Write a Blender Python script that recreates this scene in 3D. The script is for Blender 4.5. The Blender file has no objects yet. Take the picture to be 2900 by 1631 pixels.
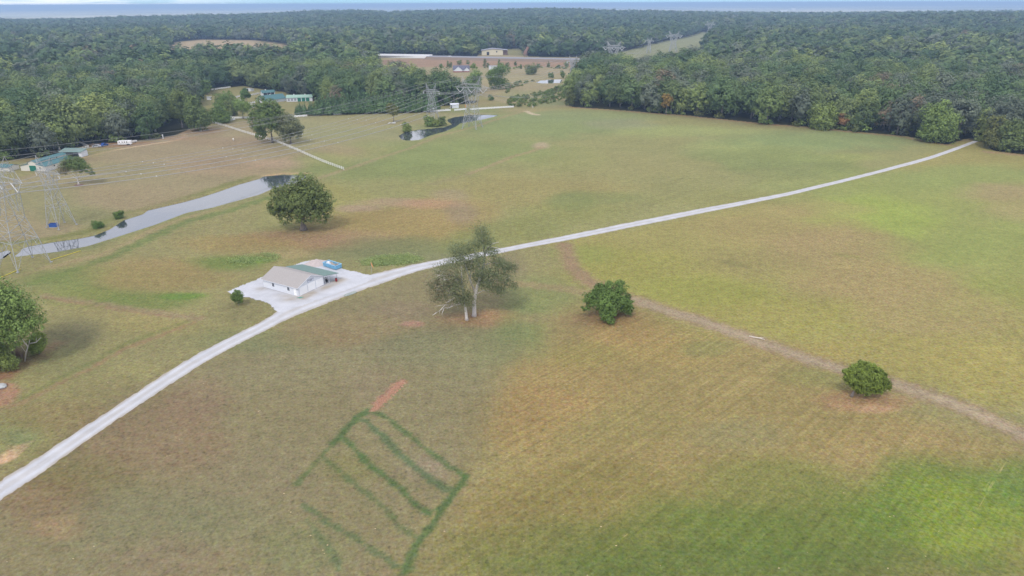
import bpy, bmesh, math, random
import numpy as np
from mathutils import Vector, Matrix
C = bpy.context.scene.collection
SC = bpy.context.scene
R = math.radians
random.seed(7)
RNG = np.random.default_rng(7)

# ------------------------------------------------------------------ camera, sky, sun, exposure
F_PX, W_PX, H_PX, CAM_H = 1900.0, 2900.0, 1631.0, 75.0
PITCH, ROLL = R(23.0), math.atan2(11, 2900)
fw = Vector((0, math.cos(PITCH), -math.sin(PITCH)))
r0 = Vector((1, 0, 0)); u0 = r0.cross(fw)
rt = r0*math.cos(ROLL) - u0*math.sin(ROLL)
up = r0*math.sin(ROLL) + u0*math.cos(ROLL)
cam_d = bpy.data.cameras.new('camera'); cam = bpy.data.objects.new('camera', cam_d); C.objects.link(cam)
cam_d.sensor_width = 36; cam_d.lens = 36*F_PX/W_PX; cam_d.clip_end = 120000; cam_d.clip_start = 0.5
m = Matrix((rt, up, -fw)).transposed().to_4x4(); m.translation = (0, 0, CAM_H); cam.matrix_world = m
SC.camera = cam

SUN_EL, SUN_AZ = R(52), R(200)          # azimuth clockwise from +Y; behind the camera, a little left
world = bpy.data.worlds.new('World'); SC.world = world; world.use_nodes = True
nt = world.node_tree; nt.nodes.clear()
def N(t, kind, **kw):
    n = t.nodes.new(kind)
    for k, v in kw.items(): setattr(n, k, v)
    return n
sky = N(nt, 'ShaderNodeTexSky', sky_type='NISHITA', sun_disc=False)
sky.sun_elevation = SUN_EL; sky.sun_rotation = SUN_AZ; sky.altitude = 100; sky.dust_density = 0.3; sky.air_density = 1.0; sky.ozone_density = 3.0
tc = N(nt, 'ShaderNodeTexCoord'); sp = N(nt, 'ShaderNodeSeparateXYZ'); nt.links.new(tc.outputs['Generated'], sp.inputs[0])
zc = N(nt, 'ShaderNodeMath', operation='MAXIMUM'); nt.links.new(sp.outputs['Z'], zc.inputs[0]); zc.inputs[1].default_value = 0.0
za = N(nt, 'ShaderNodeMath', operation='ADD'); nt.links.new(zc.outputs[0], za.inputs[0]); za.inputs[1].default_value = 0.05
dx = N(nt, 'ShaderNodeMath', operation='DIVIDE'); nt.links.new(sp.outputs['X'], dx.inputs[0]); nt.links.new(za.outputs[0], dx.inputs[1])
dy = N(nt, 'ShaderNodeMath', operation='DIVIDE'); nt.links.new(sp.outputs['Y'], dy.inputs[0]); nt.links.new(za.outputs[0], dy.inputs[1])
cb = N(nt, 'ShaderNodeCombineXYZ'); nt.links.new(dx.outputs[0], cb.inputs[0]); nt.links.new(dy.outputs[0], cb.inputs[1]); cb.inputs[2].default_value = 3.7
cn = N(nt, 'ShaderNodeTexNoise'); cn.inputs['Scale'].default_value = 0.75; cn.inputs['Detail'].default_value = 6; cn.inputs['Roughness'].default_value = 0.55
nt.links.new(cb.outputs[0], cn.inputs['Vector'])
cr = N(nt, 'ShaderNodeMapRange'); cr.interpolation_type = 'SMOOTHSTEP'; nt.links.new(cn.outputs['Fac'], cr.inputs['Value'])
cr.inputs['From Min'].default_value = 0.32; cr.inputs['From Max'].default_value = 0.54; cr.inputs['To Min'].default_value = 0.25
hz = N(nt, 'ShaderNodeMapRange'); hz.interpolation_type = 'SMOOTHSTEP'; nt.links.new(sp.outputs['Z'], hz.inputs['Value'])   # cloud deck stops short of the horizon
hz.inputs['From Min'].default_value = 0.006; hz.inputs['From Max'].default_value = 0.06
# the low bank of cloud on the left of the horizon
lb = N(nt, 'ShaderNodeMapRange'); lb.interpolation_type = 'SMOOTHSTEP'; nt.links.new(sp.outputs['X'], lb.inputs['Value'])
lb.inputs['From Min'].default_value = -0.25; lb.inputs['From Max'].default_value = -0.55; lb.inputs['To Max'].default_value = 0.75
mx0 = N(nt, 'ShaderNodeMath', operation='MAXIMUM'); nt.links.new(hz.outputs[0], mx0.inputs[0]); nt.links.new(lb.outputs[0], mx0.inputs[1])
cm = N(nt, 'ShaderNodeMath', operation='MULTIPLY'); nt.links.new(cr.outputs[0], cm.inputs[0]); nt.links.new(mx0.outputs[0], cm.inputs[1])
mxc = N(nt, 'ShaderNodeMix', data_type='RGBA'); nt.links.new(cm.outputs[0], mxc.inputs['Factor'])
sm = N(nt, 'ShaderNodeVectorMath', operation='MULTIPLY'); nt.links.new(sky.outputs[0], sm.inputs[0]); sm.inputs[1].default_value = (.46, .78, 1.28)      # clear deep-blue gaps between the clouds
nt.links.new(sm.outputs[0], mxc.inputs['A']); mxc.inputs['B'].default_value = (8.7, 8.8, 9.5, 1)
bg = N(nt, 'ShaderNodeBackground'); bg.inputs['Strength'].default_value = 0.10; nt.links.new(mxc.outputs['Result'], bg.inputs['Color'])
wo = N(nt, 'ShaderNodeOutputWorld'); nt.links.new(bg.outputs[0], wo.inputs[0])

sun_d = bpy.data.lights.new('sun', 'SUN'); sun_d.energy = 1.4; sun_d.angle = R(12); sun_d.color = (1.0, 0.93, 0.82)
sun = bpy.data.objects.new('sun', sun_d); C.objects.link(sun)
sdir = Vector((math.sin(SUN_AZ)*math.cos(SUN_EL), math.cos(SUN_AZ)*math.cos(SUN_EL), math.sin(SUN_EL)))
sun.rotation_euler = sdir.to_track_quat('Z', 'Y').to_euler()
SC.view_settings.view_transform = 'Standard'; SC.view_settings.look = 'None'
SC.view_settings.exposure = 0.57; SC.view_settings.gamma = 1.0; SC.view_settings.use_curve_mapping = False
SC.cycles.use_denoising = True
SC.cycles.max_bounces = 6; SC.cycles.diffuse_bounces = 3; SC.cycles.transparent_max_bounces = 8; SC.cycles.volume_bounces = 0
HAZE_DENSITY, HAZE_COLOR = 0.00018, (0.50, 0.71, 1.0, 1)

# ------------------------------------------------------------------ helpers
def hill(x, y):
    """ground height: flat farm land, a wooded hill to the right, a long ridge, then a lower plain"""
    x = np.asarray(x, float); y = np.asarray(y, float)
    r = np.hypot(x, y)
    px = 1450 + F_PX*x/np.maximum(y*math.cos(PITCH)+29, 50)
    crest = np.interp(px, [-600, 0, 200, 425, 604, 730, 1003, 1088, 1230, 1450, 1560, 1752, 2035, 2300, 2900, 3500],
                      [48, 48, 50, 45, 39, 38, 29, 33, 27, 26, 25, 31, 33, 33, 29, 29])
    hor = 8 - (px-1450)*0.0038
    zc_ = 75 - 3100*0.847*(crest-hor)/F_PX - 25
    up_ = np.clip((r-1500)/1600, 0, 1); up_ = up_*up_*(3-2*up_)
    dn = np.clip((r-3200)/900, 0, 1); dn = dn*dn*(3-2*dn)
    z = zc_*up_*(1-dn) - 14*dn
    z = z + 9*np.exp(-((x-1150)/520)**2-((y-1800)/480)**2)
    z = z + np.clip((r-600)/600, 0, 1)*(1-dn)*(2.2*np.sin(x/170+1)*np.sin(y/230) + np.clip((r-1000)/700, 0, 1)*(3.5*np.sin(x/310+y/520+.7)*np.sin(y/205-x/900)+2*np.sin(x/190+2)*np.sin(y/130)))
    return z
def hz_(x, y): return float(hill(x, y))
def ray(px, py): return fw + rt*((px-W_PX/2)/F_PX) + up*((H_PX/2-py)/F_PX)
def at(px, py, z=0.0):
    d = ray(px, py); t = (z-CAM_H)/d.z
    return Vector((d.x*t, d.y*t, z))
def atg(px, py):
    z = 0.0
    for _ in range(6):
        p = at(px, py, z); z = hz_(p.x, p.y)
    return Vector((p.x, p.y, z))
def mpp(px, py):
    p = at(px, py); return math.sqrt(p.x**2+p.y**2+CAM_H**2)/F_PX
def vnoise(x, y, seed=0):
    xi = np.floor(x).astype(np.int64); yi = np.floor(y).astype(np.int64); xf = x-xi; yf = y-yi
    def h(a, b):
        n = (a*374761393 + b*668265263 + seed*1442695041) & 0xffffffff
        n = ((n ^ (n >> 13))*1274126177) & 0xffffffff
        return ((n ^ (n >> 16)) & 0xffff)/65535.0
    u = xf*xf*(3-2*xf); v = yf*yf*(3-2*yf)
    return (h(xi, yi)*(1-u)+h(xi+1, yi)*u)*(1-v) + (h(xi, yi+1)*(1-u)+h(xi+1, yi+1)*u)*v
def fbm(x, y, seed=0, oct=4):
    a, s, t = 1.0, 0.0, 0.0
    for k in range(oct):
        s = s + a*vnoise(x, y, seed+k*17); t += a; a *= 0.5; x = x*2.03+11; y = y*2.03+7
    return s/t
def inside(P, x, y):
    c = np.zeros(x.shape, bool); n = len(P)
    for i in range(n):
        x1, y1 = P[i]; x2, y2 = P[(i+1) % n]
        if y1 == y2: continue
        c ^= ((y1 > y) != (y2 > y)) & (x < (x2-x1)*(y-y1)/(y2-y1)+x1)
    return c
def dist_line(P, x, y, closed=False):
    d = np.full(x.shape, 1e9); n = len(P)
    for i in range(n if closed else n-1):
        ax, ay = P[i]; bx, by = P[(i+1) % n]; vx, vy = bx-ax, by-ay
        t = np.clip(((x-ax)*vx+(y-ay)*vy)/max(vx*vx+vy*vy, 1e-9), 0, 1)
        d = np.minimum(d, np.hypot(x-ax-t*vx, y-ay-t*vy))
    return d
def gpoly(pts): return [tuple(at(*p).xy) for p in pts]
def lin(c):
    c = np.asarray(c, float)/255.0
    return np.where(c <= 0.04045, c/12.92, ((c+0.055)/1.055)**2.4)

class MB:
    def __init__(s): s.v = []; s.f = []
    def add(s, vs, fs):
        o = len(s.v); s.v += [tuple(v) for v in vs]; s.f += [tuple(i+o for i in f) for f in fs]; return s
    def box(s, x0, x1, y0, y1, z0, z1):
        return s.add([(x0,y0,z0),(x1,y0,z0),(x1,y1,z0),(x0,y1,z0),(x0,y0,z1),(x1,y0,z1),(x1,y1,z1),(x0,y1,z1)],
                     [(3,2,1,0),(4,5,6,7),(0,1,5,4),(1,2,6,5),(2,3,7,6),(3,0,4,7)])
    def beam(s, a, b, w, h=None):
        a = Vector(a); b = Vector(b); d = (b-a).normalized(); h = h or w
        u = d.cross(Vector((0,0,1)))
        if u.length < 1e-3: u = Vector((1,0,0))
        u.normalize(); v = u.cross(d).normalized(); u = u*w/2; v = v*h/2
        return s.add([a-u-v,a+u-v,a+u+v,a-u+v,b-u-v,b+u-v,b+u+v,b-u+v], [(3,2,1,0),(4,5,6,7),(0,1,5,4),(1,2,6,5),(2,3,7,6),(3,0,4,7)])
    def tube(s, pts, rad, n=6, cap=True):
        pts = [Vector(p) for p in pts]; o = len(s.v); k = len(pts)
        if not hasattr(rad, '__len__'): rad = [rad]*k
        for i, p in enumerate(pts):
            d = (pts[min(i+1,k-1)]-pts[max(i-1,0)]).normalized()
            u = d.cross(Vector((0,0,1)))
            if u.length < 1e-2: u = d.cross(Vector((0,1,0)))
            u.normalize(); w = d.cross(u)
            for j in range(n):
                a = 2*math.pi*j/n; s.v.append(tuple(p+(u*math.cos(a)+w*math.sin(a))*rad[i]))
        for i in range(k-1):
            for j in range(n):
                j2 = (j+1) % n; s.f.append((o+i*n+j, o+i*n+j2, o+(i+1)*n+j2, o+(i+1)*n+j))
        if cap: s.f.append(tuple(o+j for j in reversed(range(n)))); s.f.append(tuple(o+(k-1)*n+j for j in range(n)))
        return s
    def prism(s, outline, x0, x1, axis='x'):
        """outline: (a, z) points, extruded along the other horizontal axis"""
        n = len(outline)
        mk = (lambda a, z, t: (t, a, z)) if axis == 'x' else (lambda a, z, t: (a, t, z))
        vs = [mk(a, z, x0) for a, z in outline] + [mk(a, z, x1) for a, z in outline]
        return s.add(vs, [tuple(reversed(range(n))), tuple(range(n, 2*n))] + [(i, (i+1) % n, n+(i+1) % n, n+i) for i in range(n)])
    def mesh(s, name, mat, smooth=False):
        me = bpy.data.meshes.new(name); me.from_pydata(s.v, [], s.f); me.materials.append(mat)
        if smooth: me.polygons.foreach_set('use_smooth', [True]*len(me.polygons))
        bm = bmesh.new(); bm.from_mesh(me); bmesh.ops.recalc_face_normals(bm, faces=bm.faces); bm.to_mesh(me); bm.free()
        return me
    def build(s, name, mat, parent=None, smooth=False, loc=None, rz=0.0):
        return link(name, s.mesh(name, mat, smooth), parent, loc, rz)
def link(name, me, parent=None, loc=None, rz=0.0):
    o = bpy.data.objects.new(name, me); C.objects.link(o)
    if parent: o.parent = parent
    if loc is not None: o.location = loc
    o.rotation_euler.z = rz
    return o
def tag(o, label=None, cat=None, group=None, kind=None):
    if label: o['label'] = label
    if cat: o['category'] = cat
    if group: o['group'] = group
    if kind: o['kind'] = kind
    return o
def thing(name, label, cat, loc=(0,0,0), rz=0.0, group=None):
    o = bpy.data.objects.new(name, None); C.objects.link(o); o.location = loc; o.rotation_euler.z = rz
    o.empty_display_size = 0.5
    return tag(o, label, cat, group)

# ------------------------------------------------------------------ materials
def mat(name, col, rough=0.8, var=0.08, scale=1.5, spec=0.3, metal=0.0, bump=0.0, bscale=8.0):
    m = bpy.data.materials.new(name); m.use_nodes = True; t = m.node_tree; b = t.nodes['Principled BSDF']
    b.inputs['Roughness'].default_value = rough; b.inputs['Specular IOR Level'].default_value = spec; b.inputs['Metallic'].default_value = metal
    g = N(t, 'ShaderNodeTexCoord'); n = N(t, 'ShaderNodeTexNoise'); n.inputs['Scale'].default_value = scale; n.inputs['Detail'].default_value = 5
    t.links.new(g.outputs['Object'], n.inputs['Vector'])
    r = N(t, 'ShaderNodeMapRange'); t.links.new(n.outputs['Fac'], r.inputs['Value'])
    r.inputs['From Min'].default_value = 0.25; r.inputs['From Max'].default_value = 0.75
    r.inputs['To Min'].default_value = 1-var; r.inputs['To Max'].default_value = 1+var
    mu = N(t, 'ShaderNodeVectorMath', operation='SCALE'); mu.inputs[0].default_value = col[:3]; t.links.new(r.outputs[0], mu.inputs['Scale'])
    t.links.new(mu.outputs[0], b.inputs['Base Color'])
    if bump:
        n2 = N(t, 'ShaderNodeTexNoise'); n2.inputs['Scale'].default_value = bscale; t.links.new(g.outputs['Object'], n2.inputs['Vector'])
        bp = N(t, 'ShaderNodeBump'); bp.inputs['Strength'].default_value = bump; t.links.new(n2.outputs['Fac'], bp.inputs['Height']); t.links.new(bp.outputs[0], b.inputs['Normal'])
    return m
M = dict(
    white=mat('white_siding', (.68,.70,.74), .55, .04), door_white=mat('door_white', (.90,.90,.90), .4, .02), cream=mat('cream_wall', (.66,.63,.56), .6, .06),
    tan_roof=mat('tan_shingle', (.35,.325,.31), .85, .07, 3), green_roof=mat('green_metal', (.16,.24,.215), .6, .06, 2, .5), blue_roof=mat('teal_metal', (.075,.165,.175), .7, .06, 2, .2),
    grey_roof=mat('grey_roof', (.30,.30,.34), .6, .08), slate=mat('slate_roof', (.12,.12,.16), .7, .1), brick=mat('red_brick', (.30,.13,.10), .85, .15, 2),
    dark=mat('dark_opening', (.02,.022,.03), .7, .2), glass=mat('window_glass', (.03,.035,.05), .08, .1, 1, .6), green=mat('green_door', (.02,.17,.12), .5, .06),
    steel=mat('galvanised_steel', (.37,.38,.39), .6, .15, 1.0, .3), porcelain=mat('pale_insulator', (.66,.66,.68), .4, .06), wire=mat('cable', (.33,.33,.34), .6, .05),
    rust=mat('rusty_steel', (.28,.17,.13), .8, .2), blue=mat('blue_paint', (.17,.40,.58), .45, .10), bluedark=mat('blue_tarp', (.03,.09,.32), .5, .25, 3),
    red=mat('red_paint', (.30,.03,.03), .5, .1), orange=mat('orange_cloth', (.72,.30,.12), .8, .05), yellow=mat('yellow_plastic', (.70,.60,.05), .5, .05),
    vinyl=mat('white_rail', (.80,.80,.80), .5, .03), concrete=mat('concrete', (.42,.43,.42), .9, .12, 2), rubber=mat('rubber', (.02,.02,.02), .8, .1),
    wood=mat('weathered_wood', (.30,.23,.17), .9, .15), pale_log=mat('barkless_wood', (.62,.55,.46), .85, .1), debris=mat('debris', (.42,.36,.31), .9, .45, 4),
    soil_pile=mat('pale_gravel_pile', (.46,.40,.38), .95, .14, 2, .1, bump=.6), horse=mat('white_coat', (.70,.67,.60), .8, .06), silver=mat('silver_paint', (.40,.41,.43), .35, .08, 1, .5),
    bark=mat('grey_bark', (.22,.19,.17), .9, .25, 2), white_bark=mat('white_bark', (.60,.56,.52), .85, .16, 2.5), dark_bark=mat('dark_bark', (.10,.085,.075), .9, .2),
    twig=mat('dry_twig', (.27,.19,.16), .9, .2), sign=mat('sign_board', (.30,.32,.40), .6, .05), letters=mat('sign_letters', (.06,.06,.09), .6, .05), mulch=mat('mulch', (.17,.10,.08), .95, .25, 3),
    tarmac=mat('tarmac', (.25,.25,.27), .9, .08, .05), teal=mat('green_plastic', (.09,.30,.25), .6, .1))

def leaf_mat(name, col, var=0.25, trans=0.25):
    m = bpy.data.materials.new(name); m.use_nodes = True; t = m.node_tree; b = t.nodes['Principled BSDF']; o = t.nodes['Material Output']
    a = N(t, 'ShaderNodeAttribute', attribute_name='tint'); oi = N(t, 'ShaderNodeObjectInfo')
    r = N(t, 'ShaderNodeMapRange'); t.links.new(oi.outputs['Random'], r.inputs['Value']); r.inputs['To Min'].default_value = 1-var; r.inputs['To Max'].default_value = 1+var
    mul = N(t, 'ShaderNodeMath', operation='MULTIPLY'); t.links.new(r.outputs[0], mul.inputs[0]); t.links.new(a.outputs['Fac'], mul.inputs[1])
    hs = N(t, 'ShaderNodeHueSaturation'); hs.inputs['Color'].default_value = (*col, 1)
    h2 = N(t, 'ShaderNodeMapRange'); t.links.new(oi.outputs['Random'], h2.inputs['Value']); h2.inputs['To Min'].default_value = 0.515; h2.inputs['To Max'].default_value = 0.485
    t.links.new(h2.outputs[0], hs.inputs['Hue']); t.links.new(mul.outputs[0], hs.inputs['Value'])
    t.links.new(hs.outputs[0], b.inputs['Base Color']); b.inputs['Roughness'].default_value = 0.6; b.inputs['Specular IOR Level'].default_value = 0.2
    tr = N(t, 'ShaderNodeBsdfTranslucent'); t.links.new(hs.outputs[0], tr.inputs['Color'])
    mx = N(t, 'ShaderNodeMixShader'); mx.inputs[0].default_value = trans; t.links.new(b.outputs[0], mx.inputs[1]); t.links.new(tr.outputs[0], mx.inputs[2]); t.links.new(mx.outputs[0], o.inputs['Surface'])
    return m
# ------------------------------------------------------------------ outlines on the ground (photo points dropped to the ground plane)
CANAL = gpoly([(14,724.5),(37,709),(79,695),(147,683),(221,673),(269,663.5),(312,646.5),(351,621),(408,602.6),(419,593),(524,568.6),(567,557),(623.5,539),(680,519),(736,503.5),(748,497),(796,493),(862,494),(866,503),(835,516),(804,524),(773,531),(730,550),(680,563.5),(595,587),(524,601),(433.6,635),(340,665),(244,695),(170,709),(85,719),(28,727)])
POND = gpoly([(1129.5,382.6),(1145,374),(1162,370),(1185,365.6),(1202,364),(1258.5,358.5),(1281,350),(1270,343),(1267,337),(1287,330),(1329,324.5),(1372,323),(1411.5,324.5),(1394.5,330),(1358,338.7),(1301,348.6),(1290,357),(1258.5,371),(1216,382.6),(1185,395),(1153.6,397),(1137,392.5)])
FARPOND = gpoly([(1516.5,232.4),(1533.5,227),(1559,224),(1592,224),(1587,234),(1553,235.5),(1533,235)])
SMALLPOND = gpoly([(-40,735),(-10,715),(20,705),(30,712),(5,730)])
# woodland = everything beyond these clearings
HW0, HW1 = at(1076,163), at(2100,176)
OPEN = [gpoly([(-900,520),(0,455),(100,447),(170,440),(215,418),(250,408),(350,402),(450,392),(505,380),(545,362),(600,345),(640,337),(700,330),(880,327),(884,310),(1000,305),(1130,302),(1236,300),(1262,299),(1345,292),(1352,286),(1290,284),(1215,272),(1130,256),(1050,236),(1052,188),(1200,180),(1330,178),(1650,190),(1660,215),(1620,262),(1600,285),(1622,303),(1700,308),(1780,314),(1865,321),(1940,326),(2000,333),(2075,340),(2170,350),(2300,360),(2400,368),(2480,378),(2560,384),(2620,396),(2680,409),(2740,392),(2775,390),(2790,405),(2815,426),(2900,437),(3300,470),(4200,900),(4200,3000),(-1500,3000),(-1500,900)]),
        gpoly([(570,266),(600,250),(690,243),(760,256),(800,259),(830,271),(900,283),(915,296),(905,312),(885,330),(640,340),(545,362),(540,345),(552,300)]),
        gpoly([(1070,192),(1060,165),(1078,156),(1365,158),(1560,158),(1690,160),(1800,136),(1985,92),(2050,98),(2010,130),(1985,160),(2160,166),(2160,178),(1740,182),(1650,195),(1330,182)]),
        gpoly([(430,190),(640,184),(850,178),(830,140),(800,128),(722,119),(570,117),(490,128)]),
        gpoly([(1645,212),(1690,160),(1800,140),(1980,150),(1975,178),(1930,208)]),
        gpoly([(1440,136),(1470,134),(1500,160),(1350,160),(1355,150)])]
def is_open(x, y):
    c = np.zeros(x.shape, bool)
    for P in OPEN: c |= inside(P, x, y)
    return c

# ------------------------------------------------------------------ ground
def axis(segs):
    out = [segs[0][0]]
    for a, b, st in segs:
        n = max(1, int(round((b-a)/st))); out += list(np.linspace(a, b, n+1)[1:])
    return np.array(out)
def geo(a, b, k): return [a]+list(a*(b/a)**(np.arange(1, k+1)/k))
ya = np.concatenate([[-6000,-2000,-700,-300,-120,-40,10,35], axis([(50,58,4),(58,150,0.5),(150,270,0.8),(270,420,1.5),(420,580,2.2),(580,720,3.2),(720,1300,12),(1300,4400,45)]), geo(4400, 60000, 26)[1:]])
xh = np.concatenate([axis([(0,95,0.6),(95,170,1.0),(170,280,1.5),(280,480,4),(480,1000,16),(1000,3600,70)]), geo(3600, 60000, 18)[1:]])
xa = np.concatenate([-xh[:0:-1], xh])
X, Y = np.meshgrid(xa, ya); nx, ny = len(xa), len(ya); X = X.ravel(); Y = Y.ravel()
Z = hill(X, Y)
near = np.hypot(X, Y) < 900
Z = Z + np.where(near, (fbm(X/38, Y/38, 3, 3)-0.5)*0.5*np.clip((np.hypot(X, Y)-20)/50, 0, 1), 0)
def road_flat(): pass
def dip(P, depth, soft, z0):
    P_ = np.array(P); a, b = P_.min(0)-6, P_.max(0)+6
    k = np.nonzero((X > a[0]) & (X < b[0]) & (Y > a[1]) & (Y < b[1]))[0]
    d = dist_line(P, X[k], Y[k], True); s = np.where(inside(P, X[k], Y[k]), d, -d)
    t = np.clip((s+soft*0.45)/soft, 0, 1); flat = np.clip((s+6)/5, 0, 1)
    Z[k] = Z[k]*(1-flat) - depth*t*t*(3-2*t)
    return k, s
WATER_Z = -0.42
wk = [dip(P, 1.2, 3.0, 0) for P in (CANAL, POND, FARPOND, SMALLPOND)]

K = np.array([.735, .72, .655])                                    # colours below are as the lit grass looks in daylight; K brings them to base colour
col = np.tile(lin((150,144,98)), (len(X), 1))
wx = (fbm(X/14, Y/14, 21, 3)-0.5); wy = (fbm(X/14+50, Y/14, 22, 3)-0.5)
brk = fbm(X/1.5, Y/1.5, 31, 3)
def blend(k, a, c): col[k] = col[k]*(1-a[:, None]) + lin(c)*a[:, None]
def patch(px, py, rx, ry, c, alpha=0.7, ang=0.0, soft=1.05, warp=0.7):
    """a patch of differently coloured grass: an ellipse on the ground with a ragged, soft edge"""
    ca, sa = math.cos(R(ang)), math.sin(R(ang))
    def pt(u, v): return at(px+u*ca*rx-v*sa*ry, py+u*sa*rx+v*ca*ry)
    cx = (pt(0,1)+pt(0,-1))/2; ax = (pt(1,0)-pt(-1,0))/2; ay = (pt(0,1)-pt(0,-1))/2
    det = ax.x*ay.y-ax.y*ay.x; ex = abs(ax.x)+abs(ay.x); ey = abs(ax.y)+abs(ay.y)
    k = np.nonzero((np.abs(X-cx.x) < ex*1.9) & (np.abs(Y-cx.y) < ey*1.9))[0]
    if len(k) == 0: return
    dx_ = X[k]-cx.x; dy_ = Y[k]-cx.y
    q = np.hypot((dx_*ay.y-dy_*ay.x)/det + wx[k]*warp, (-dx_*ax.y+dy_*ax.x)/det + wy[k]*warp)
    t = np.clip((1+soft*0.6-q)/soft, 0, 1); blend(k, alpha*t*t*(3-2*t), c)
def stroke(pts, width, c, alpha=0.8, soft=0.6, ragged=0.5):
    P = gpoly(pts); P_ = np.array(P); a, b = P_.min(0)-width*2.5, P_.max(0)+width*2.5
    k = np.nonzero((X > a[0]) & (X < b[0]) & (Y > a[1]) & (Y < b[1]))[0]
    if len(k) == 0: return
    d = dist_line(P, X[k], Y[k]) + (brk[k]-0.5)*ragged*width*2
    t = np.clip((width/2*(1+soft)-d)/(width*soft), 0, 1); blend(k, alpha*t*t*(3-2*t), c)
def area(pts, c, alpha=0.8, soft=6.0, warp=8.0):
    P = gpoly(pts); P_ = np.array(P); a, b = P_.min(0)-soft*2-warp, P_.max(0)+soft*2+warp
    k = np.nonzero((X > a[0]) & (X < b[0]) & (Y > a[1]) & (Y < b[1]))[0]
    d = dist_line(P, X[k], Y[k], True); s = np.where(inside(P, X[k], Y[k]), d, -d) + wx[k]*warp
    t = np.clip((s+soft/2)/soft, 0, 1); blend(k, alpha*t*t*(3-2*t), c)
# --- broad regions
area([(-400,1700),(-200,1300),(600,1010),(1200,765),(1470,710),(1500,900),(1420,1200),(1230,1631),(1100,1900),(-300,1900)], (142,133,100), .95, 8, 10)     # lawn below the road
area([(1470,700),(1800,640),(3200,250),(3600,1300),(2400,1060),(1760,830),(1640,760),(1610,690)], (160,152,92), .95, 6, 8)                               # hay field right
area([(1230,1650),(1400,1250),(1500,1000),(1640,870),(1800,860),(2400,1080),(3200,1400),(3200,2000),(1200,2000)], (157,141,92), .95, 22, 14)              # mown field, bottom right
area([(700,640),(860,480),(1200,370),(1500,306),(1700,310),(2700,420),(2300,540),(1800,640),(1450,700),(1200,750),(1000,740)], (152,150,98), .95, 10, 14)   # upper field
area([(-300,600),(60,500),(300,430),(560,360),(760,330),(1000,440),(700,510),(420,590),(200,660),(-200,720)], (158,145,112), .95, 8, 10)                # paddock left
area([(900,330),(1240,318),(1400,320),(1130,400),(1000,480),(760,400),(740,340)], (158,152,110), .9, 8, 10)                                              # paddock by pond
area([(-300,1320),(-200,1000),(0,830),(400,880),(640,830),(780,880),(560,960),(0,1350)], (150,144,98), .95, 5, 6)                                        # strip between road and ditch
area([(1075,150),(1080,205),(1240,222),(1345,262),(1420,292),(1620,303),(1640,200),(2160,176),(2160,160)], (166,152,118), .95, 10, 10)
area([(430,190),(640,184),(850,178),(830,140),(800,128),(722,119),(570,117),(490,128)], (186,162,128), .9, 20, 10)
# --- lawn below the road
for p in [(130,1420,150,80,(142,120,92),.7),(170,1500,70,30,(166,142,108),.7),(250,1330,140,90,(122,112,70),.55),(460,1230,170,90,(142,122,96),.75),(560,1150,90,60,(144,122,100),.5),(420,1500,200,110,(132,130,98),.6),(480,1590,170,60,(146,128,104),.5),
          (700,1380,190,110,(140,130,102),.5),(640,1480,150,60,(132,132,98),.5),(860,1150,150,60,(138,128,96),.5),(780,1060,160,50,(140,134,102),.5),(1050,980,160,60,(142,136,104),.6),(1180,1010,110,30,(134,134,102),.5),(1330,1010,120,80,(136,137,100),.4),(1170,960,100,25,(132,134,100),.5),
          (980,930,160,35,(148,132,98),.7),(1160,918,30,8,(172,136,118),.9),(1350,905,110,18,(168,136,104),.75),(1415,890,60,14,(180,140,105),.6),(1480,920,70,60,(118,140,82),.5),(1440,985,90,60,(128,138,92),.35),(1530,830,90,40,(128,144,86),.5),(1520,900,40,14,(150,136,100),.6),
          (720,965,150,30,(122,130,90),.6),(1040,1090,60,40,(150,134,110),.35),(880,1560,120,60,(122,128,88),.5),(1010,1480,100,60,(140,132,96),.5),(1000,1330,70,40,(134,134,78),.4),(1200,1320,60,30,(158,142,122),.5),(1250,1500,40,60,(150,140,98),.5),
          (1130,880,80,20,(142,124,104),.5),(900,960,120,25,(146,126,92),.5),(1240,740,90,26,(130,132,100),.6)]: patch(*p[:4], p[4], p[5], warp=.9)
# --- drain-field lines of lusher grass
G1 = (88,114,68)
stroke([(945,1255),(980,1215),(1010,1180),(1045,1160)], 1.51, G1, 0.88, .5, .45); stroke([(1060,1165),(1100,1185),(1180,1250),(1260,1310),(1318,1350)], 1.15, G1, 0.77, .5, .45)
stroke([(1318,1350),(1290,1390),(1255,1435),(1225,1480),(1190,1530),(1160,1580),(1150,1620)], 1.44, G1, 0.90, .5, .45)
stroke([(980,1245),(1040,1310),(1120,1370),(1170,1420),(1220,1460)], 1.22, G1, 0.88, .5, .45); stroke([(1035,1190),(1090,1240),(1150,1300),(1220,1360),(1265,1385)], 1.37, (100,118,82), 0.90, .5, .5)
stroke([(910,1290),(960,1335),(1030,1390),(1090,1440),(1130,1490),(1190,1525)], 1.01, (98,116,74), 0.76, .5, .5); stroke([(930,1270),(880,1330),(840,1370)], 1.01, (100,122,72), 0.69, .5, .5)
stroke([(860,1430),(930,1480),(1000,1520),(1060,1560),(1120,1600)], 1.01, (96,116,78), 0.76, .5, .5); stroke([(870,1470),(930,1550),(960,1610)], 0.94, (98,118,78), 0.62, .5, .5)
stroke([(1063,1155),(1080,1130),(1105,1105),(1138,1085)], 2.1, (178,138,116), .95, .35, .5); stroke([(1085,1120),(1105,1100)], 1.3, (142,112,98), .6, .4, .8)
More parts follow.
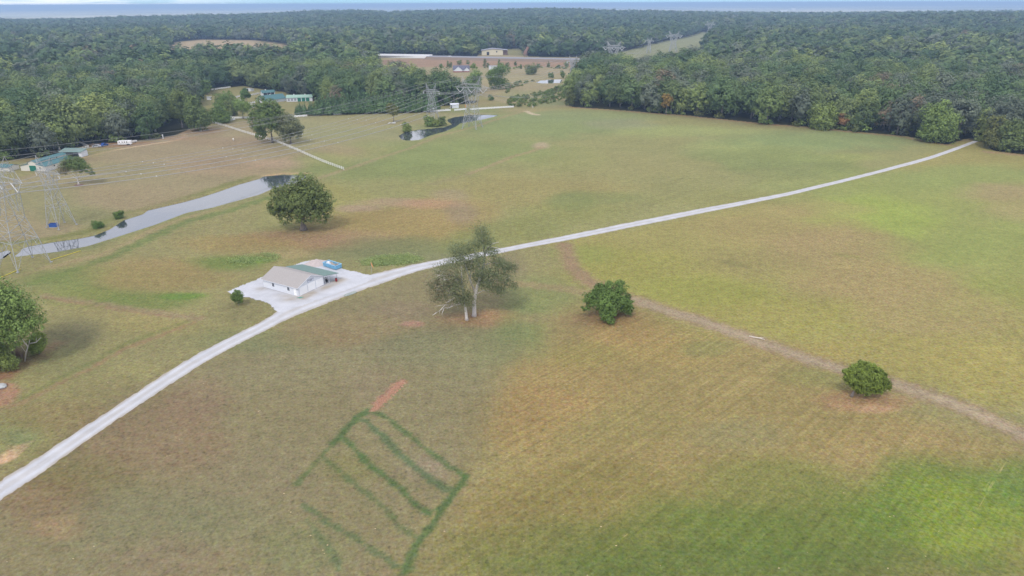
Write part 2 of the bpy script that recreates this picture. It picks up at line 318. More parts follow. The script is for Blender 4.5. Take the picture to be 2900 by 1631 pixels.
# --- ditch line and worn ground left of the road
area([(-80,1180),(-60,1085),(5,1080),(45,1088),(56,1108),(30,1140)], (172,134,110), .9, 1.2, 2); area([(-30,1320),(0,1296),(40,1263),(92,1250),(50,1290),(18,1308)], (208,172,140), .95, 1.0, 1.5)
stroke([(0,1066),(60,1036),(110,1010),(150,978)], 4.5, (160,118,94), .8, .7, .5); patch(210,940,80,40,(120,116,90),.6); patch(330,850,150,40,(162,150,102),.6); patch(440,910,110,30,(160,148,96),.6); patch(180,1020,120,40,(132,132,92),.6)
patch(60,1220,60,50,(126,134,84),.6); patch(330,1130,130,50,(136,126,90),.5); patch(160,1180,140,40,(142,122,86),.5); patch(60,1240,40,20,(124,134,96),.4); patch(480,1000,120,40,(146,140,100),.5); patch(690,880,70,30,(130,124,90),.5)
# --- bottom right field
for p in [(1620,1080,140,60,(164,140,92),.45),(1540,1150,100,60,(166,136,90),.5),(1480,1220,90,50,(166,140,92),.45),(1900,990,180,40,(170,148,92),.5),(1660,1000,90,30,(150,140,82),.5),(2080,1240,120,40,(142,138,98),.5),(1760,1210,170,50,(146,136,86),.5),
          (2560,1290,200,70,(166,144,100),.5),(1700,1420,260,90,(138,128,76),.7),(1550,1560,260,80,(126,126,74),.8),(1980,1540,330,110,(116,126,64),.85),(2300,1500,300,120,(112,128,62),.8),(2200,1360,200,60,(126,132,70),.7),(2700,1440,260,130,(112,134,58),.85),(2760,1480,150,95,(136,152,62),.55),(2700,1540,90,40,(142,154,64),.35),(2640,1400,80,40,(134,150,60),.4),(2100,1620,600,70,(104,122,62),.6),
          (2900,1370,90,60,(110,138,66),.6),(2500,1250,160,40,(164,146,96),.5),(2440,1140,110,28,(174,138,106),.7),(2480,1160,50,10,(196,160,126),.7),(2320,1070,120,22,(140,140,84),.5),(2010,985,70,22,(132,138,86),.5),(1720,905,110,22,(150,122,92),.75),(1780,940,110,30,(172,144,96),.6),(1600,930,60,40,(150,134,92),.5),(2250,1000,130,30,(160,138,92),.5)]: patch(*p[:4], p[4], p[5], warp=.8)
# --- hay field right
for p in [(2400,530,240,40,(150,160,94),.55),(2560,570,240,60,(150,161,88),.6),(2650,660,250,70,(150,161,88),.6),(2800,740,220,90,(147,159,86),.6),(2480,610,160,50,(156,170,80),.8),(2760,500,220,30,(146,158,90),.75),(2840,545,120,22,(170,152,112),.7),(2920,600,120,30,(168,156,110),.5),(2800,850,150,50,(150,158,80),.6),(2380,480,60,20,(150,162,84),.4),
          (2200,650,220,40,(166,150,100),.7),(2350,700,170,50,(166,146,104),.7),(2500,800,220,50,(168,148,104),.7),(2650,880,200,60,(168,150,104),.6),(2150,740,160,30,(152,140,94),.5),(1760,760,160,60,(154,152,78),.7),(1980,830,180,40,(152,154,76),.75),(1650,720,80,24,(146,152,80),.7),(2200,900,260,50,(160,154,84),.6),(2500,1000,250,50,(168,156,92),.6),(2850,1050,200,60,(170,158,92),.6),(2300,590,150,20,(168,152,104),.5)]: patch(*p[:4], p[4], p[5], warp=.8)
stroke([(2060,740),(2100,752)], 3, (126,122,78), .5, .9); stroke([(2370,720),(2420,728)], 3, (132,136,70), .5, .9)
# --- dirt track and its branch
TR = [(1600,693),(1606,720),(1622,756),(1655,790),(1690,808),(1760,838),(1800,850),(1900,882),(2000,914),(2100,950),(2200,985),(2300,1020),(2400,1050),(2530,1085),(2660,1130),(2760,1170),(2860,1215),(2960,1262)]
stroke(TR, 5.6, (158,134,106), .95, .7, .25); stroke(TR[6:], 4.2, (170,154,130), .85, .7, .3); stroke(TR[8:], 1.0, (182,164,140), .5, .8, .6); stroke([(1400,800),(1500,806),(1600,818),(1700,836)], 4.4, (158,142,106), .85, .8, .3)
# --- upper field
for p in [(1100,480,230,28,(132,144,86),.75),(1300,430,240,34,(136,150,90),.75),(1500,360,260,28,(138,152,96),.75),(1650,330,200,14,(140,152,102),.7),(1760,352,90,14,(148,150,114),.7),(1950,372,180,15,(160,168,104),.7),(2180,412,190,17,(160,170,102),.7),(2340,446,170,11,(162,168,96),.6),(2350,395,260,26,(136,152,98),.75),(2150,450,200,26,(136,148,88),.7),(2270,480,150,18,(132,142,86),.6),
          (1500,540,250,44,(158,146,94),.7),(1750,470,230,34,(156,150,100),.7),(1100,640,250,40,(160,138,88),.75),(1250,600,140,40,(162,142,94),.7),(900,560,120,40,(154,148,86),.6),(1620,600,140,24,(144,146,84),.6),(1700,560,120,16,(130,142,84),.5),(1620,570,60,24,(128,140,84),.5),(1020,590,55,9,(170,146,124),.75),(1110,572,80,11,(172,148,120),.75),(1210,578,80,12,(178,142,112),.7),(1270,552,50,14,(162,146,118),.6),(1300,600,40,26,(152,134,112),.6),
          (1530,412,22,8,(182,164,136),.85),(870,690,180,26,(164,130,100),.8),(930,670,160,22,(160,134,106),.6),(780,672,90,14,(160,134,100),.5),(700,700,140,20,(156,142,90),.6),(1120,700,140,30,(122,128,88),.75),(1000,720,110,20,(126,130,92),.6),(1600,450,120,30,(150,154,92),.4),(1330,690,80,30,(132,140,78),.5),(1480,650,120,30,(138,142,82),.6),(2100,560,200,22,(150,148,90),.5)]: patch(*p[:4], p[4], p[5], warp=.8)
stroke([(1330,492),(1400,465),(1450,443),(1500,430),(1535,416)], 3.2, (168,146,112), .7, .8, .5); stroke([(1230,520),(1330,492)], 4, (150,140,108), .4, .9, .5); stroke([(1080,395),(1180,400)], 5, (160,150,104), .0)
# --- bank, tracks and paddocks
stroke([(20,790),(120,762),(230,735),(300,720),(430,655),(530,615),(640,580),(740,550),(860,520),(960,486),(1050,455),(1160,420),(1240,385),(1340,360),(1430,330),(1490,313)], 3.4, (166,148,112), .7, .8, .5)
stroke([(100,800),(300,735),(430,672),(520,632),(640,600),(760,560)], 5, (112,130,72), .75, .7, .6); stroke([(60,720),(250,704),(420,640),(600,590),(740,553),(850,515)], 4, (134,142,92), .6, .8, .5)
stroke([(0,690),(110,682),(250,655),(330,610),(420,588),(560,550),(720,498)], 5, (124,128,72), .75, .7, .5)
patch(300,790,240,30,(122,136,74),.8); patch(440,780,170,40,(158,136,92),.7); patch(230,840,130,24,(128,140,72),.7); patch(430,850,130,22,(112,132,66),.7); patch(640,745,100,18,(116,136,66),.8); patch(720,735,60,9,(112,142,62),.8); patch(520,838,60,9,(108,140,60),.8); patch(720,708,120,12,(150,146,100),.5); patch(640,690,140,20,(160,138,90),.5)
patch(830,722,60,10,(170,154,110),.6); patch(1110,735,80,10,(122,150,72),.8); patch(1010,752,80,16,(142,140,98),.6)
for p in [(500,430,200,30,(162,146,118),.6),(350,560,150,30,(160,144,112),.6),(300,490,140,26,(150,144,104),.5),(240,610,110,24,(136,140,92),.6),(120,560,100,40,(142,142,98),.6),(620,470,120,24,(160,138,112),.6),(780,465,70,12,(176,152,126),.7),(700,488,120,8,(170,150,118),.4),(640,400,120,14,(158,136,112),.6),(560,370,70,10,(160,132,110),.7),(480,390,70,6,(168,138,112),.7),(300,412,80,5,(160,124,98),.7),(360,405,90,5,(164,128,100),.7),(920,450,70,18,(150,154,92),.6),(1020,430,80,16,(156,150,96),.5),(1060,408,60,12,(150,152,96),.5),(960,425,60,12,(166,146,116),.5),(900,360,140,12,(152,150,108),.5),(1100,345,120,8,(162,148,108),.5),(1000,380,160,10,(150,152,108),.5),(1230,350,60,6,(150,146,96),.5),
          (1340,312,100,6,(136,146,92),.7),(1480,312,60,5,(170,152,112),.5),(100,470,80,14,(140,138,100),.6),(150,452,100,8,(134,112,86),.6),(120,432,100,8,(120,120,84),.7)]: patch(*p[:4], p[4], p[5], warp=.6)
stroke([(330,424),(390,414),(440,406),(480,400)], 3.0, (206,184,156), .85, .5, .4); stroke([(180,462),(260,440),(330,424)], 3.0, (184,162,130), .6, .7, .5); stroke([(480,400),(510,394),(525,385),(510,375)], 2.4, (190,160,132), .7, .6, .4)
stroke([(700,478),(760,462),(820,445)], 3, (184,158,132), .5, .9, .7); stroke([(745,497),(800,490),(870,490)], 2.2, (198,168,132), .7, .6, .5); stroke([(1180,372),(1205,366),(1260,361)], 2.5, (188,164,130), .7, .6, .5)
stroke([(1492,315),(1505,322),(1522,325)], 4, (204,184,160), .9, .5, .4)
# --- ditch line and worn strip left of the road
stroke([(-60,1170),(60,1140),(160,1090),(250,1048),(360,985),(470,945),(545,915),(568,900)], 1.5, (154,128,98), .75, .6, .6); stroke([(60,1128),(250,1030),(360,972),(540,905)], 1.6, (118,126,72), .5, .8, .6)
stroke([(120,836),(190,850),(290,862),(400,880),(500,895),(566,903)], 2.8, (156,138,110), .75, .6, .5); stroke([(130,842),(260,866),(330,876),(480,897)], .9, (154,124,96), .6, .6, .5)
# leaf litter along the wood's edge
stroke([(1622,304),(1780,316),(1940,328),(2075,342),(2170,352),(2300,362),(2480,380),(2560,387),(2640,402),(2700,412)], 4.5, (160,126,98), .75, .8, .7); stroke([(2800,430),(2900,438),(3000,446)], 6, (172,140,110), .7, .8, .7)
stroke([(2700,400),(2775,393)], 6, (150,130,100), .6, .8, .6)
# --- meadow and embankment far off
area([(1078,170),(1220,163),(1755,172),(1755,180),(1660,188),(1330,189),(1090,190)], (164,132,108), .9, 6, 3); patch(1480,225,140,14,(164,156,114),.5); patch(1330,205,120,7,(160,152,112),.5); patch(1330,290,60,8,(164,150,110),.6); patch(1500,270,80,14,(150,152,104),.6); patch(1560,292,60,8,(128,140,90),.7)
area([(1650,210),(1690,160),(1800,136),(1985,90),(2050,96),(2010,132),(1980,165),(1930,206)], (148,150,108), .9, 12, 10)
# under the woods and the distant plain
wood = ~is_open(X, Y) & (Y > 250)
r_ = np.hypot(X, Y)
k = np.nonzero(wood & (r_ < 4000))[0]; col[k] = lin((62,62,40))*0.8 + (fbm(X[k]/6, Y[k]/6, 5, 3)-0.5)[:, None]*0.03
k = np.nonzero(r_ >= 4000)[0]
g = fbm(X[k]/900, Y[k]/260, 8, 5); g2 = fbm(X[k]/500+9, Y[k]/1500, 12, 4)
t = np.clip((g-0.36)/0.12, 0, 1)[:, None]; col[k] = lin((150,164,130))*(1-t) + lin((240,234,206))*t  # plain's base colour lifted pale to imitate sunlight beyond the cloud shade
col[k] *= (0.75+0.5*g2)[:, None]
lum = (col*np.array([.3,.6,.1])).sum(1)[:, None]; col = np.clip((lum+(col-lum)*.95)*K, 0.005, 0.8)
# mown streaks only in the mown fields
mow = np.zeros(len(X)); MP = [gpoly(p) for p in ([(1230,1650),(1420,1200),(1640,880),(1800,870),(2400,1080),(3200,1400),(3200,2000),(1200,2000)], [(700,640),(860,480),(1200,370),(1500,310),(2600,420),(2300,540),(1450,690),(1200,740)])]
mow[inside(MP[0], X, Y)] = 1.0; mow[inside(MP[1], X, Y)] = 0.6

me = bpy.data.meshes.new('ground'); nv = nx*ny
me.vertices.add(nv); me.vertices.foreach_set('co', np.column_stack([X, Y, Z]).astype(np.float32).ravel())
ii = (np.arange(ny-1)[:, None]*nx+np.arange(nx-1)[None, :]).ravel()
q = np.column_stack([ii, ii+1, ii+nx+1, ii+nx]).astype(np.int32)
me.loops.add(q.size); me.loops.foreach_set('vertex_index', q.ravel()); me.polygons.add(len(q)); me.polygons.foreach_set('loop_start', np.arange(0, q.size, 4, dtype=np.int32)); me.polygons.foreach_set('use_smooth', np.ones(len(q), bool))
me.update(calc_edges=True)
ca = me.color_attributes.new('grass', 'FLOAT_COLOR', 'POINT'); ca.data.foreach_set('color', np.column_stack([col, np.ones(nv)]).astype(np.float32).ravel())
fa = me.attributes.new('mown', 'FLOAT', 'POINT'); fa.data.foreach_set('value', mow.astype(np.float32))

def ground_mat():
    m = bpy.data.materials.new('grassland'); m.use_nodes = True; t = m.node_tree; b = t.nodes['Principled BSDF']; L = t.links.new
    b.inputs['Roughness'].default_value = 0.95; b.inputs['Specular IOR Level'].default_value = 0.1
    g = N(t, 'ShaderNodeTexCoord'); a = N(t, 'ShaderNodeAttribute', attribute_name='grass'); mw = N(t, 'ShaderNodeAttribute', attribute_name='mown')
    def noise(scale, det=4, vec=None, rough=0.6):
        n = N(t, 'ShaderNodeTexNoise'); n.inputs['Scale'].default_value = scale; n.inputs['Detail'].default_value = det; n.inputs['Roughness'].default_value = rough
        L(vec or g.outputs['Object'], n.inputs['Vector']); return n.outputs['Fac']
    def rng(x, a0, a1, b0, b1):
        r = N(t, 'ShaderNodeMapRange'); L(x, r.inputs['Value'])
        for k_, v_ in zip(('From Min', 'From Max', 'To Min', 'To Max'), (a0, a1, b0, b1)): r.inputs[k_].default_value = v_
        return r.outputs[0]
    def math_(op, x, y):
        n = N(t, 'ShaderNodeMath', operation=op)
        for i_, v_ in enumerate((x, y)):
            if isinstance(v_, (int, float)): n.inputs[i_].default_value = v_
            else: L(v_, n.inputs[i_])
        return n.outputs[0]
    fine = rng(noise(1.7, 6, rough=0.8), .30, .70, .62, 1.38); midn = rng(noise(0.42, 5), .3, .7, .84, 1.16); big = rng(noise(0.05, 4), .3, .7, .92, 1.08)
    tuft = rng(noise(1.15, 3, rough=.55), .56, .68, 1.0, .74); v = math_('MULTIPLY', math_('MULTIPLY', math_('MULTIPLY', fine, midn), big), tuft)
    # mowing streaks
    m0 = N(t, 'ShaderNodeMapping'); m0.inputs['Rotation'].default_value = (0, 0, -R(43)); L(g.outputs['Object'], m0.inputs['Vector'])
    mp = N(t, 'ShaderNodeMapping'); mp.inputs['Scale'].default_value = (0.02, 1.25, 1); L(m0.outputs[0], mp.inputs['Vector'])
    st = noise(1.0, 4, mp.outputs[0], .65)
    sl = rng(st, .35, .65, -.12, .12); v = math_('MULTIPLY', v, math_('ADD', 1.0, math_('MULTIPLY', sl, mw.outputs['Fac'])))
    cl = N(t, 'ShaderNodeVectorMath', operation='SCALE'); L(a.outputs['Color'], cl.inputs[0]); L(v, cl.inputs['Scale'])
    # greener and drier tufts
    hs = N(t, 'ShaderNodeHueSaturation'); L(cl.outputs[0], hs.inputs['Color']); L(rng(noise(0.9, 5, rough=.65), .3, .7, .472, .53), hs.inputs['Hue']); L(rng(noise(1.6, 4), .3, .7, .82, 1.18), hs.inputs['Saturation'])
    # straw left in the swaths
    sw = math_('MULTIPLY', rng(st, .64, .74, 0, 1), math_('MULTIPLY', rng(noise(.25, 4), .48, .64, 0, .8), mw.outputs['Fac']))
    mx = N(t, 'ShaderNodeMix', data_type='RGBA'); L(sw, mx.inputs['Factor']); L(hs.outputs[0], mx.inputs['A']); mx.inputs['B'].default_value = (*lin((196,172,122)), 1)
    L(mx.outputs['Result'], b.inputs['Base Color'])
    bp = N(t, 'ShaderNodeBump'); bp.inputs['Strength'].default_value = .45; bp.inputs['Distance'].default_value = .25; L(noise(2.2, 6, rough=.7), bp.inputs['Height']); L(bp.outputs[0], b.inputs['Normal'])
    return m
me.materials.append(ground_mat())
ground = link('ground', me); ground['kind'] = 'structure'
gz_cache = (xa, ya, Z.reshape(ny, nx))
def gz(x, y):
    i = int(np.clip(np.searchsorted(xa, x)-1, 0, nx-2)); j = int(np.clip(np.searchsorted(ya, y)-1, 0, ny-2)); Zg = gz_cache[2]
    u = (x-xa[i])/(xa[i+1]-xa[i]); v = (y-ya[j])/(ya[j+1]-ya[j])
    return float((Zg[j,i]*(1-u)+Zg[j,i+1]*u)*(1-v)+(Zg[j+1,i]*(1-u)+Zg[j+1,i+1]*u)*v)
def put(px, py, dz=0.0):
    p = atg(px, py); return Vector((p.x, p.y, gz(p.x, p.y)+dz))

# ------------------------------------------------------------------ water
def water_mat():
    m = bpy.data.materials.new('pond_water'); m.use_nodes = True; t = m.node_tree; b = t.nodes['Principled BSDF']
    b.inputs['Base Color'].default_value = (.045,.055,.07,1); b.inputs['Roughness'].default_value = .04; b.inputs['IOR'].default_value = 2.2; b.inputs['Specular IOR Level'].default_value = .9
    g = N(t, 'ShaderNodeTexCoord'); n = N(t, 'ShaderNodeTexNoise'); n.inputs['Scale'].default_value = .35; n.inputs['Detail'].default_value = 4; t.links.new(g.outputs['Object'], n.inputs['Vector'])
    bp = N(t, 'ShaderNodeBump'); bp.inputs['Strength'].default_value = .035; bp.inputs['Distance'].default_value = .3; t.links.new(n.outputs['Fac'], bp.inputs['Height']); t.links.new(bp.outputs[0], b.inputs['Normal'])
    return m
wm = water_mat()
def sheet(name, P, z, mt, grow=0.0):
    bm = bmesh.new(); cx = sum(p[0] for p in P)/len(P); cy = sum(p[1] for p in P)/len(P)
    vs = [bm.verts.new((p[0], p[1], z)) for p in P]; f = bm.faces.new(vs); f.normal_update()
    if f.normal.z < 0: bmesh.ops.reverse_faces(bm, faces=[f])
    bmesh.ops.triangulate(bm, faces=bm.faces[:]); me_ = bpy.data.meshes.new(name); bm.to_mesh(me_); bm.free(); me_.materials.append(mt); return link(name, me_)
def grown(P, d):
    Q = []; n = len(P); s = sum(P[i][0]*P[(i+1) % n][1]-P[(i+1) % n][0]*P[i][1] for i in range(n)); s = 1 if s > 0 else -1
    for i in range(n):
        a = Vector(P[i-1]); b = Vector(P[i]); c = Vector(P[(i+1) % n]); e = ((b-a).normalized()+(c-b).normalized())
        if e.length < 1e-6: Q.append(P[i]); continue
        e.normalize(); Q.append((b.x+e.y*d*s, b.y-e.x*d*s))
    return Q
for nm, P in (('canal_water', CANAL), ('pond_water', POND), ('far_pond_water', FARPOND), ('pond_inlet_water', SMALLPOND)):
    o = sheet(nm, grown(P, 0.9), WATER_Z, wm); o['kind'] = 'structure'

# ------------------------------------------------------------------ gravel road and yard
def gravel_mat(name, base, stain):
    m = bpy.data.materials.new(name); m.use_nodes = True; t = m.node_tree; b = t.nodes['Principled BSDF']; L = t.links.new
    b.inputs['Roughness'].default_value = .95; b.inputs['Specular IOR Level'].default_value = .1
    g = N(t, 'ShaderNodeTexCoord'); a = N(t, 'ShaderNodeAttribute', attribute_name='stain')
    n1 = N(t, 'ShaderNodeTexNoise'); n1.inputs['Scale'].default_value = 5; n1.inputs['Detail'].default_value = 6; n1.inputs['Roughness'].default_value = .75; L(g.outputs['Object'], n1.inputs['Vector'])
    n2 = N(t, 'ShaderNodeTexNoise'); n2.inputs['Scale'].default_value = .3; n2.inputs['Detail'].default_value = 5; L(g.outputs['Object'], n2.inputs['Vector'])
    ad = N(t, 'ShaderNodeMath', operation='ADD'); L(n1.outputs['Fac'], ad.inputs[0]); L(n2.outputs['Fac'], ad.inputs[1])
    r = N(t, 'ShaderNodeMapRange'); L(ad.outputs[0], r.inputs['Value']); r.inputs['From Min'].default_value = .7; r.inputs['From Max'].default_value = 1.3; r.inputs['To Min'].default_value = .86; r.inputs['To Max'].default_value = 1.12
    mx = N(t, 'ShaderNodeMix', data_type='RGBA'); mx.inputs['A'].default_value = (*base, 1); mx.inputs['B'].default_value = (*stain, 1); L(a.outputs['Fac'], mx.inputs['Factor'])
    s = N(t, 'ShaderNodeVectorMath', operation='SCALE'); L(mx.outputs['Result'], s.inputs[0]); L(r.outputs[0], s.inputs['Scale']); L(s.outputs[0], b.inputs['Base Color'])
    bp = N(t, 'ShaderNodeBump'); bp.inputs['Strength'].default_value = .3; bp.inputs['Distance'].default_value = .05; L(n1.outputs['Fac'], bp.inputs['Height']); L(bp.outputs[0], b.inputs['Normal'])
    return m
GRAVEL = gravel_mat('pale_gravel', (.485,.49,.515), (.36,.32,.27))
def grid_region(name, P, step, z, stain_fn, mt, jag=0.5):
    P_ = np.array(P); a, b = P_.min(0)-1, P_.max(0)+1; xs = np.arange(a[0], b[0], step); ys = np.arange(a[1], b[1], step)
    GX, GY = np.meshgrid(xs, ys); cx = GX[:-1,:-1]+step/2; cy = GY[:-1,:-1]+step/2
    d = dist_line(P, cx.ravel(), cy.ravel(), True).reshape(cx.shape); s = np.where(inside(P, cx, cy), d, -d) + (fbm(cx/1.1, cy/1.1, 41, 3)-.5)*jag*2
    keep = s > 0; n_ = len(xs); jj, ii_ = np.nonzero(keep); q_ = np.column_stack([jj*n_+ii_, jj*n_+ii_+1, (jj+1)*n_+ii_+1, (jj+1)*n_+ii_])
    used, inv = np.unique(q_, return_inverse=True); vx = GX.ravel()[used]; vy = GY.ravel()[used]
    vz = np.array([gz(x, y) for x, y in zip(vx, vy)]) + z
    me_ = bpy.data.meshes.new(name); me_.from_pydata(np.column_stack([vx, vy, vz]).tolist(), [], inv.reshape(-1, 4).tolist())
    at_ = me_.attributes.new('stain', 'FLOAT', 'POINT'); at_.data.foreach_set('value', stain_fn(vx, vy).astype(np.float32)); me_.materials.append(mt)
    o = link(name, me_); o['kind'] = 'structure'; return o
UP = [(-120,1424),(0,1365),(58,1331),(194,1238),(311,1164.5),(481,1050),(600,979),(759,904),(781,882),(850,845),(940,815),(1045,779),(1110,762),(1223.5,738),(1335,718),(1448.6,696),(1610,664),(1830,620),(2040,581),(2252,540.5),(2477,485),(2640,441),(2700,419),(2738,405),(2776,391.5),(2800,384)]
LO = [(-120,1490),(0,1421),(136,1331),(243,1250),(369,1166),(500,1079),(600,1014.4),(770,926.5),(841,891),(940,856),(1011,827),(1110,793),(1204,761),(1330,736),(1465.6,706),(1667,668),(1830,635),(2050,592),(2256,549),(2480,493),(2645,448.5),(2706,426),(2744,411),(2786,394.5),(2812,386)]
def resample(P, n):
    P = np.array(P); s = np.concatenate([[0], np.cumsum(np.hypot(*np.diff(P, axis=0).T))]); t = np.linspace(0, s[-1], n)
    return np.column_stack([np.interp(t, s, P[:, 0]), np.interp(t, s, P[:, 1])])
def smooth(P, k=9):
    w = np.ones(k)/k; Q = P.copy()
    for c_ in (0, 1): Q[k//2:-(k//2), c_] = np.convolve(P[:, c_], w, 'valid')
    return Q
ru = smooth(resample(gpoly(UP), 1100), 31); rl = smooth(resample(gpoly(LO), 1100), 31); NL = 10
vs = []; st_ = []; rz_ = np.array([gz(a[0], a[1]) for a in (ru+rl)/2])
for i in range(1100):
    a, b = ru[i], rl[i]
    for j in range(NL+1):
        t = j/NL
        e = (float(fbm(np.array([i*.35]), np.array([3.0+j*9]), 51, 3)[0])-.5)*0.16
        if j in (0, NL): t += e if j == 0 else -abs(e)*1.4+.02
        p = a*(1-t)+b*t; zz = gz(p[0], p[1])+(.04 if 0 < j < NL else .006); vs.append((p[0], p[1], zz))
        w_ = abs(j/NL-.5)*2; wheel = math.exp(-((w_-.48)/.2)**2); rn = float(fbm(np.array([i*.11]), np.array([1.0+j*.8]), 53, 3)[0]); st_.append(min(1, max(0, .42-.5*wheel)*(.4+1.2*rn)+(.6*rn+.25 if j in (0, NL) else .3*rn if j in (1, NL-1) else 0)))
fs = [(i*(NL+1)+j+1, i*(NL+1)+j, (i+1)*(NL+1)+j, (i+1)*(NL+1)+j+1) for i in range(1099) for j in range(NL)]
me = bpy.data.meshes.new('gravel_road'); me.from_pydata(vs, [], [f[::-1] for f in fs]); a_ = me.attributes.new('stain', 'FLOAT', 'POINT'); a_.data.foreach_set('value', np.array(st_, np.float32)); me.materials.append(GRAVEL)
bm = bmesh.new(); bm.from_mesh(me); bmesh.ops.recalc_face_normals(bm, faces=bm.faces); bm.to_mesh(me); bm.free()
if me.polygons[100].normal.z < 0: me.flip_normals()
o = link('gravel_road', me); o['kind'] = 'structure'
YARD = gpoly([(641,827),(733,789),(800,762),(841,748),(863.5,739.5),(900,736),(917,747),(968,760.5),(1011,771),(1045,779),(1078,775),(1040,800),(930,840),(850,868),(790,886),(778,880),(768,864),(753,856),(725,849),(693.5,841.5)])
GA = at(846.6,840.6); GANG = R(60.5); gu = Vector((math.cos(GANG), math.sin(GANG))); gv = Vector((-gu.y, gu.x))
def yard_stain(x, y):
    u = (x-GA.x)*gu.x+(y-GA.y)*gu.y; v = (x-GA.x)*gv.x+(y-GA.y)*gv.y; n_ = fbm(x/2.5, y/2.5, 61, 4)
    front = np.exp(-((v+1.6)/1.6)**2)*((u > -1) & (u < 17)); side = np.exp(-((u+2.2)/2.0)**2)*np.exp(-((v-1.5)/4)**2)*.8; back = np.exp(-((u+1.2)/1.2)**2)*np.exp(-((v-13.5)/2)**2)*.7
    return np.clip((front+side+back)*(n_*1.9), 0, 1)
grid_region('gravel_yard', YARD, .4, .05, yard_stain, GRAVEL)
# highway on its embankment
hp = [at(1010,160), at(1078,161.5), at(1216,163), at(1440,166), at(1755,172), at(2160,176), at(2500,180)]
HWZ = 2.6
mb = MB(); em = MB()
for i, p in enumerate(hp):
    d = (hp[min(i+1, len(hp)-1)]-hp[max(i-1, 0)]); n_ = Vector((-d.y, d.x, 0)).normalized()
    if n_.y < 0: n_ = -n_
    o0 = len(mb.v); z = HWZ+hz_(p.x, p.y)
    mb.v += [tuple((p-n_*13).xy)+(z,), tuple((p+n_*13).xy)+(z,)]
    if i: mb.f.append((o0-2, o0, o0+1, o0-1))
    em.v += [tuple((p-n_*32).xy)+(z-HWZ-.4,), tuple((p-n_*14).xy)+(z-.08,), tuple((p+n_*14).xy)+(z-.08,), tuple((p+n_*26).xy)+(z-HWZ-.4,)]
    if i > 2:
        for j in range(3): em.f.append((o0*2-4+j, o0*2+j, o0*2+j+1, o0*2-4+j+1))
mb.build('highway', M['tarmac'])['kind'] = 'structure'
em.build('highway_embankment', mat('dry_bank_grass', tuple(lin((150,130,110))*.68), .95, .12, .08, .1))['kind'] = 'structure'
# ------------------------------------------------------------------ the garage
g = thing('garage', 'white gabled garage with tan roof and three roller doors on the gravel yard', 'garage', (GA.x, GA.y, gz(GA.x, GA.y)+.05), GANG)
W_, L_, EH, RH = 9.9, 13.8, 2.75, 4.75
mb = MB(); mb.prism([(0,0),(W_,0),(W_,EH),(W_/2,RH-.12),(0,EH)], 0, L_, 'y'); mb.build('wall', M['white'], g)
mb = MB()
for s in (-1, 1):
    x0, x1 = (W_/2, -.4) if s < 0 else (W_/2, W_+.35); sl = (RH-EH)/(W_/2); z1 = RH - abs(x1-x0)*sl
    mb.add([(x0,-.28,RH),(x1,-.28,z1),(x1,L_+.4,z1),(x0,L_+.4,RH),(x0,-.28,RH-.13),(x1,-.28,z1-.13),(x1,L_+.4,z1-.13),(x0,L_+.4,RH-.13)], [(0,1,2,3),(7,6,5,4),(0,4,5,1),(1,5,6,2),(2,6,7,3),(3,7,4,0)])
mb.build('roof', M['tan_roof'], g)
mb = MB()
for s in (0, 1):
    x0, x1 = (W_/2, -.4) if s == 0 else (W_/2, W_+.35); z1 = RH-abs(x1-x0)*sl
    mb.beam((x0,-.31,RH-.08),(x1,-.31,z1-.08),.05,.16); mb.beam((x1,-.27,z1-.12),(x1,L_+.4,z1-.12),.05,.18)
mb.build('fascia', M['white'], g)
for k, (a, b) in enumerate(((.55,3.35),(3.65,6.45),(6.75,9.5))):
    d = MB().box(a, b, -.03, .06, .05, 2.4).build('garage_door', M['door_white'], g)
    for j in range(4): MB().box(a+.05, b-.05, -.055, -.031, .09+j*.585, .09+j*.585+.54).build('door_panel', M['door_white'], d)
for (v0, v1) in ((3.3,4.2),(9.3,10.2)):
    f = MB().box(-.05,.02,v0,v1,1.0,2.05).build('window', M['white'], g)
    for (a, b) in ((1.05,1.5),(1.56,2.0)):
        for h0 in (v0+.06, (v0+v1)/2+.02): MB().box(-.065,-.052,h0,h0+.36,a,b).build('pane', M['glass'], f)
d = MB().box(-.05,.02,.75,1.7,.05,2.1).build('door', M['door_white'], g); MB().box(-.12,-.051,.85,.9,1.0,1.1).build('handle', M['steel'], d)
MB().box(-.35,0,.5,2.0,2.3,2.36).build('door_canopy', M['white'], g)
lm = MB().box(-.15,0,.25,.4,1.9,2.1).build('wall_lamp', M['steel'], g)
# carport lean-to, green metal
mb = MB(); x0, x1, z0, z1 = W_-.35, 14.6, 2.98, 2.25
mb.add([(x0,-.75,z0),(x1,-1.5,z1),(x1,13.2,z1),(x0,14.6,z0),(x0,-.75,z0-.1),(x1,-1.5,z1-.1),(x1,13.2,z1-.1),(x0,14.6,z0-.1)], [(0,1,2,3),(7,6,5,4),(0,4,5,1),(1,5,6,2),(2,6,7,3),(3,7,4,0)])
cr_ = mb.build('carport_roof', M['green_roof'], g)
mb = MB()
for j in range(16):
    t = j/15; ya_, yb_ = -.7+t*15.2, -1.4+t*14.5; mb.beam((x0+.05, ya_, z0+.02), (x1-.02, yb_, z1+.02), .05, .05)
mb.build('roof_seam', M['green_roof'], cr_)
for (u, v) in ((10.35,.1),(11.6,-.3),(14.2,-.9),(14.2,4),(14.2,8.5),(14.2,12.8)):
    zt = z0-.12-(u-x0)/(x1-x0)*(z0-z1); MB().box(u-.07,u+.07,v-.07,v+.07,0,zt).build('post', M['white'], g)
MB().beam((x0,-.7,z0-.2),(x1-.3,-1.2,z1-.15),.08,.2).build('eave_beam', M['white'], g)
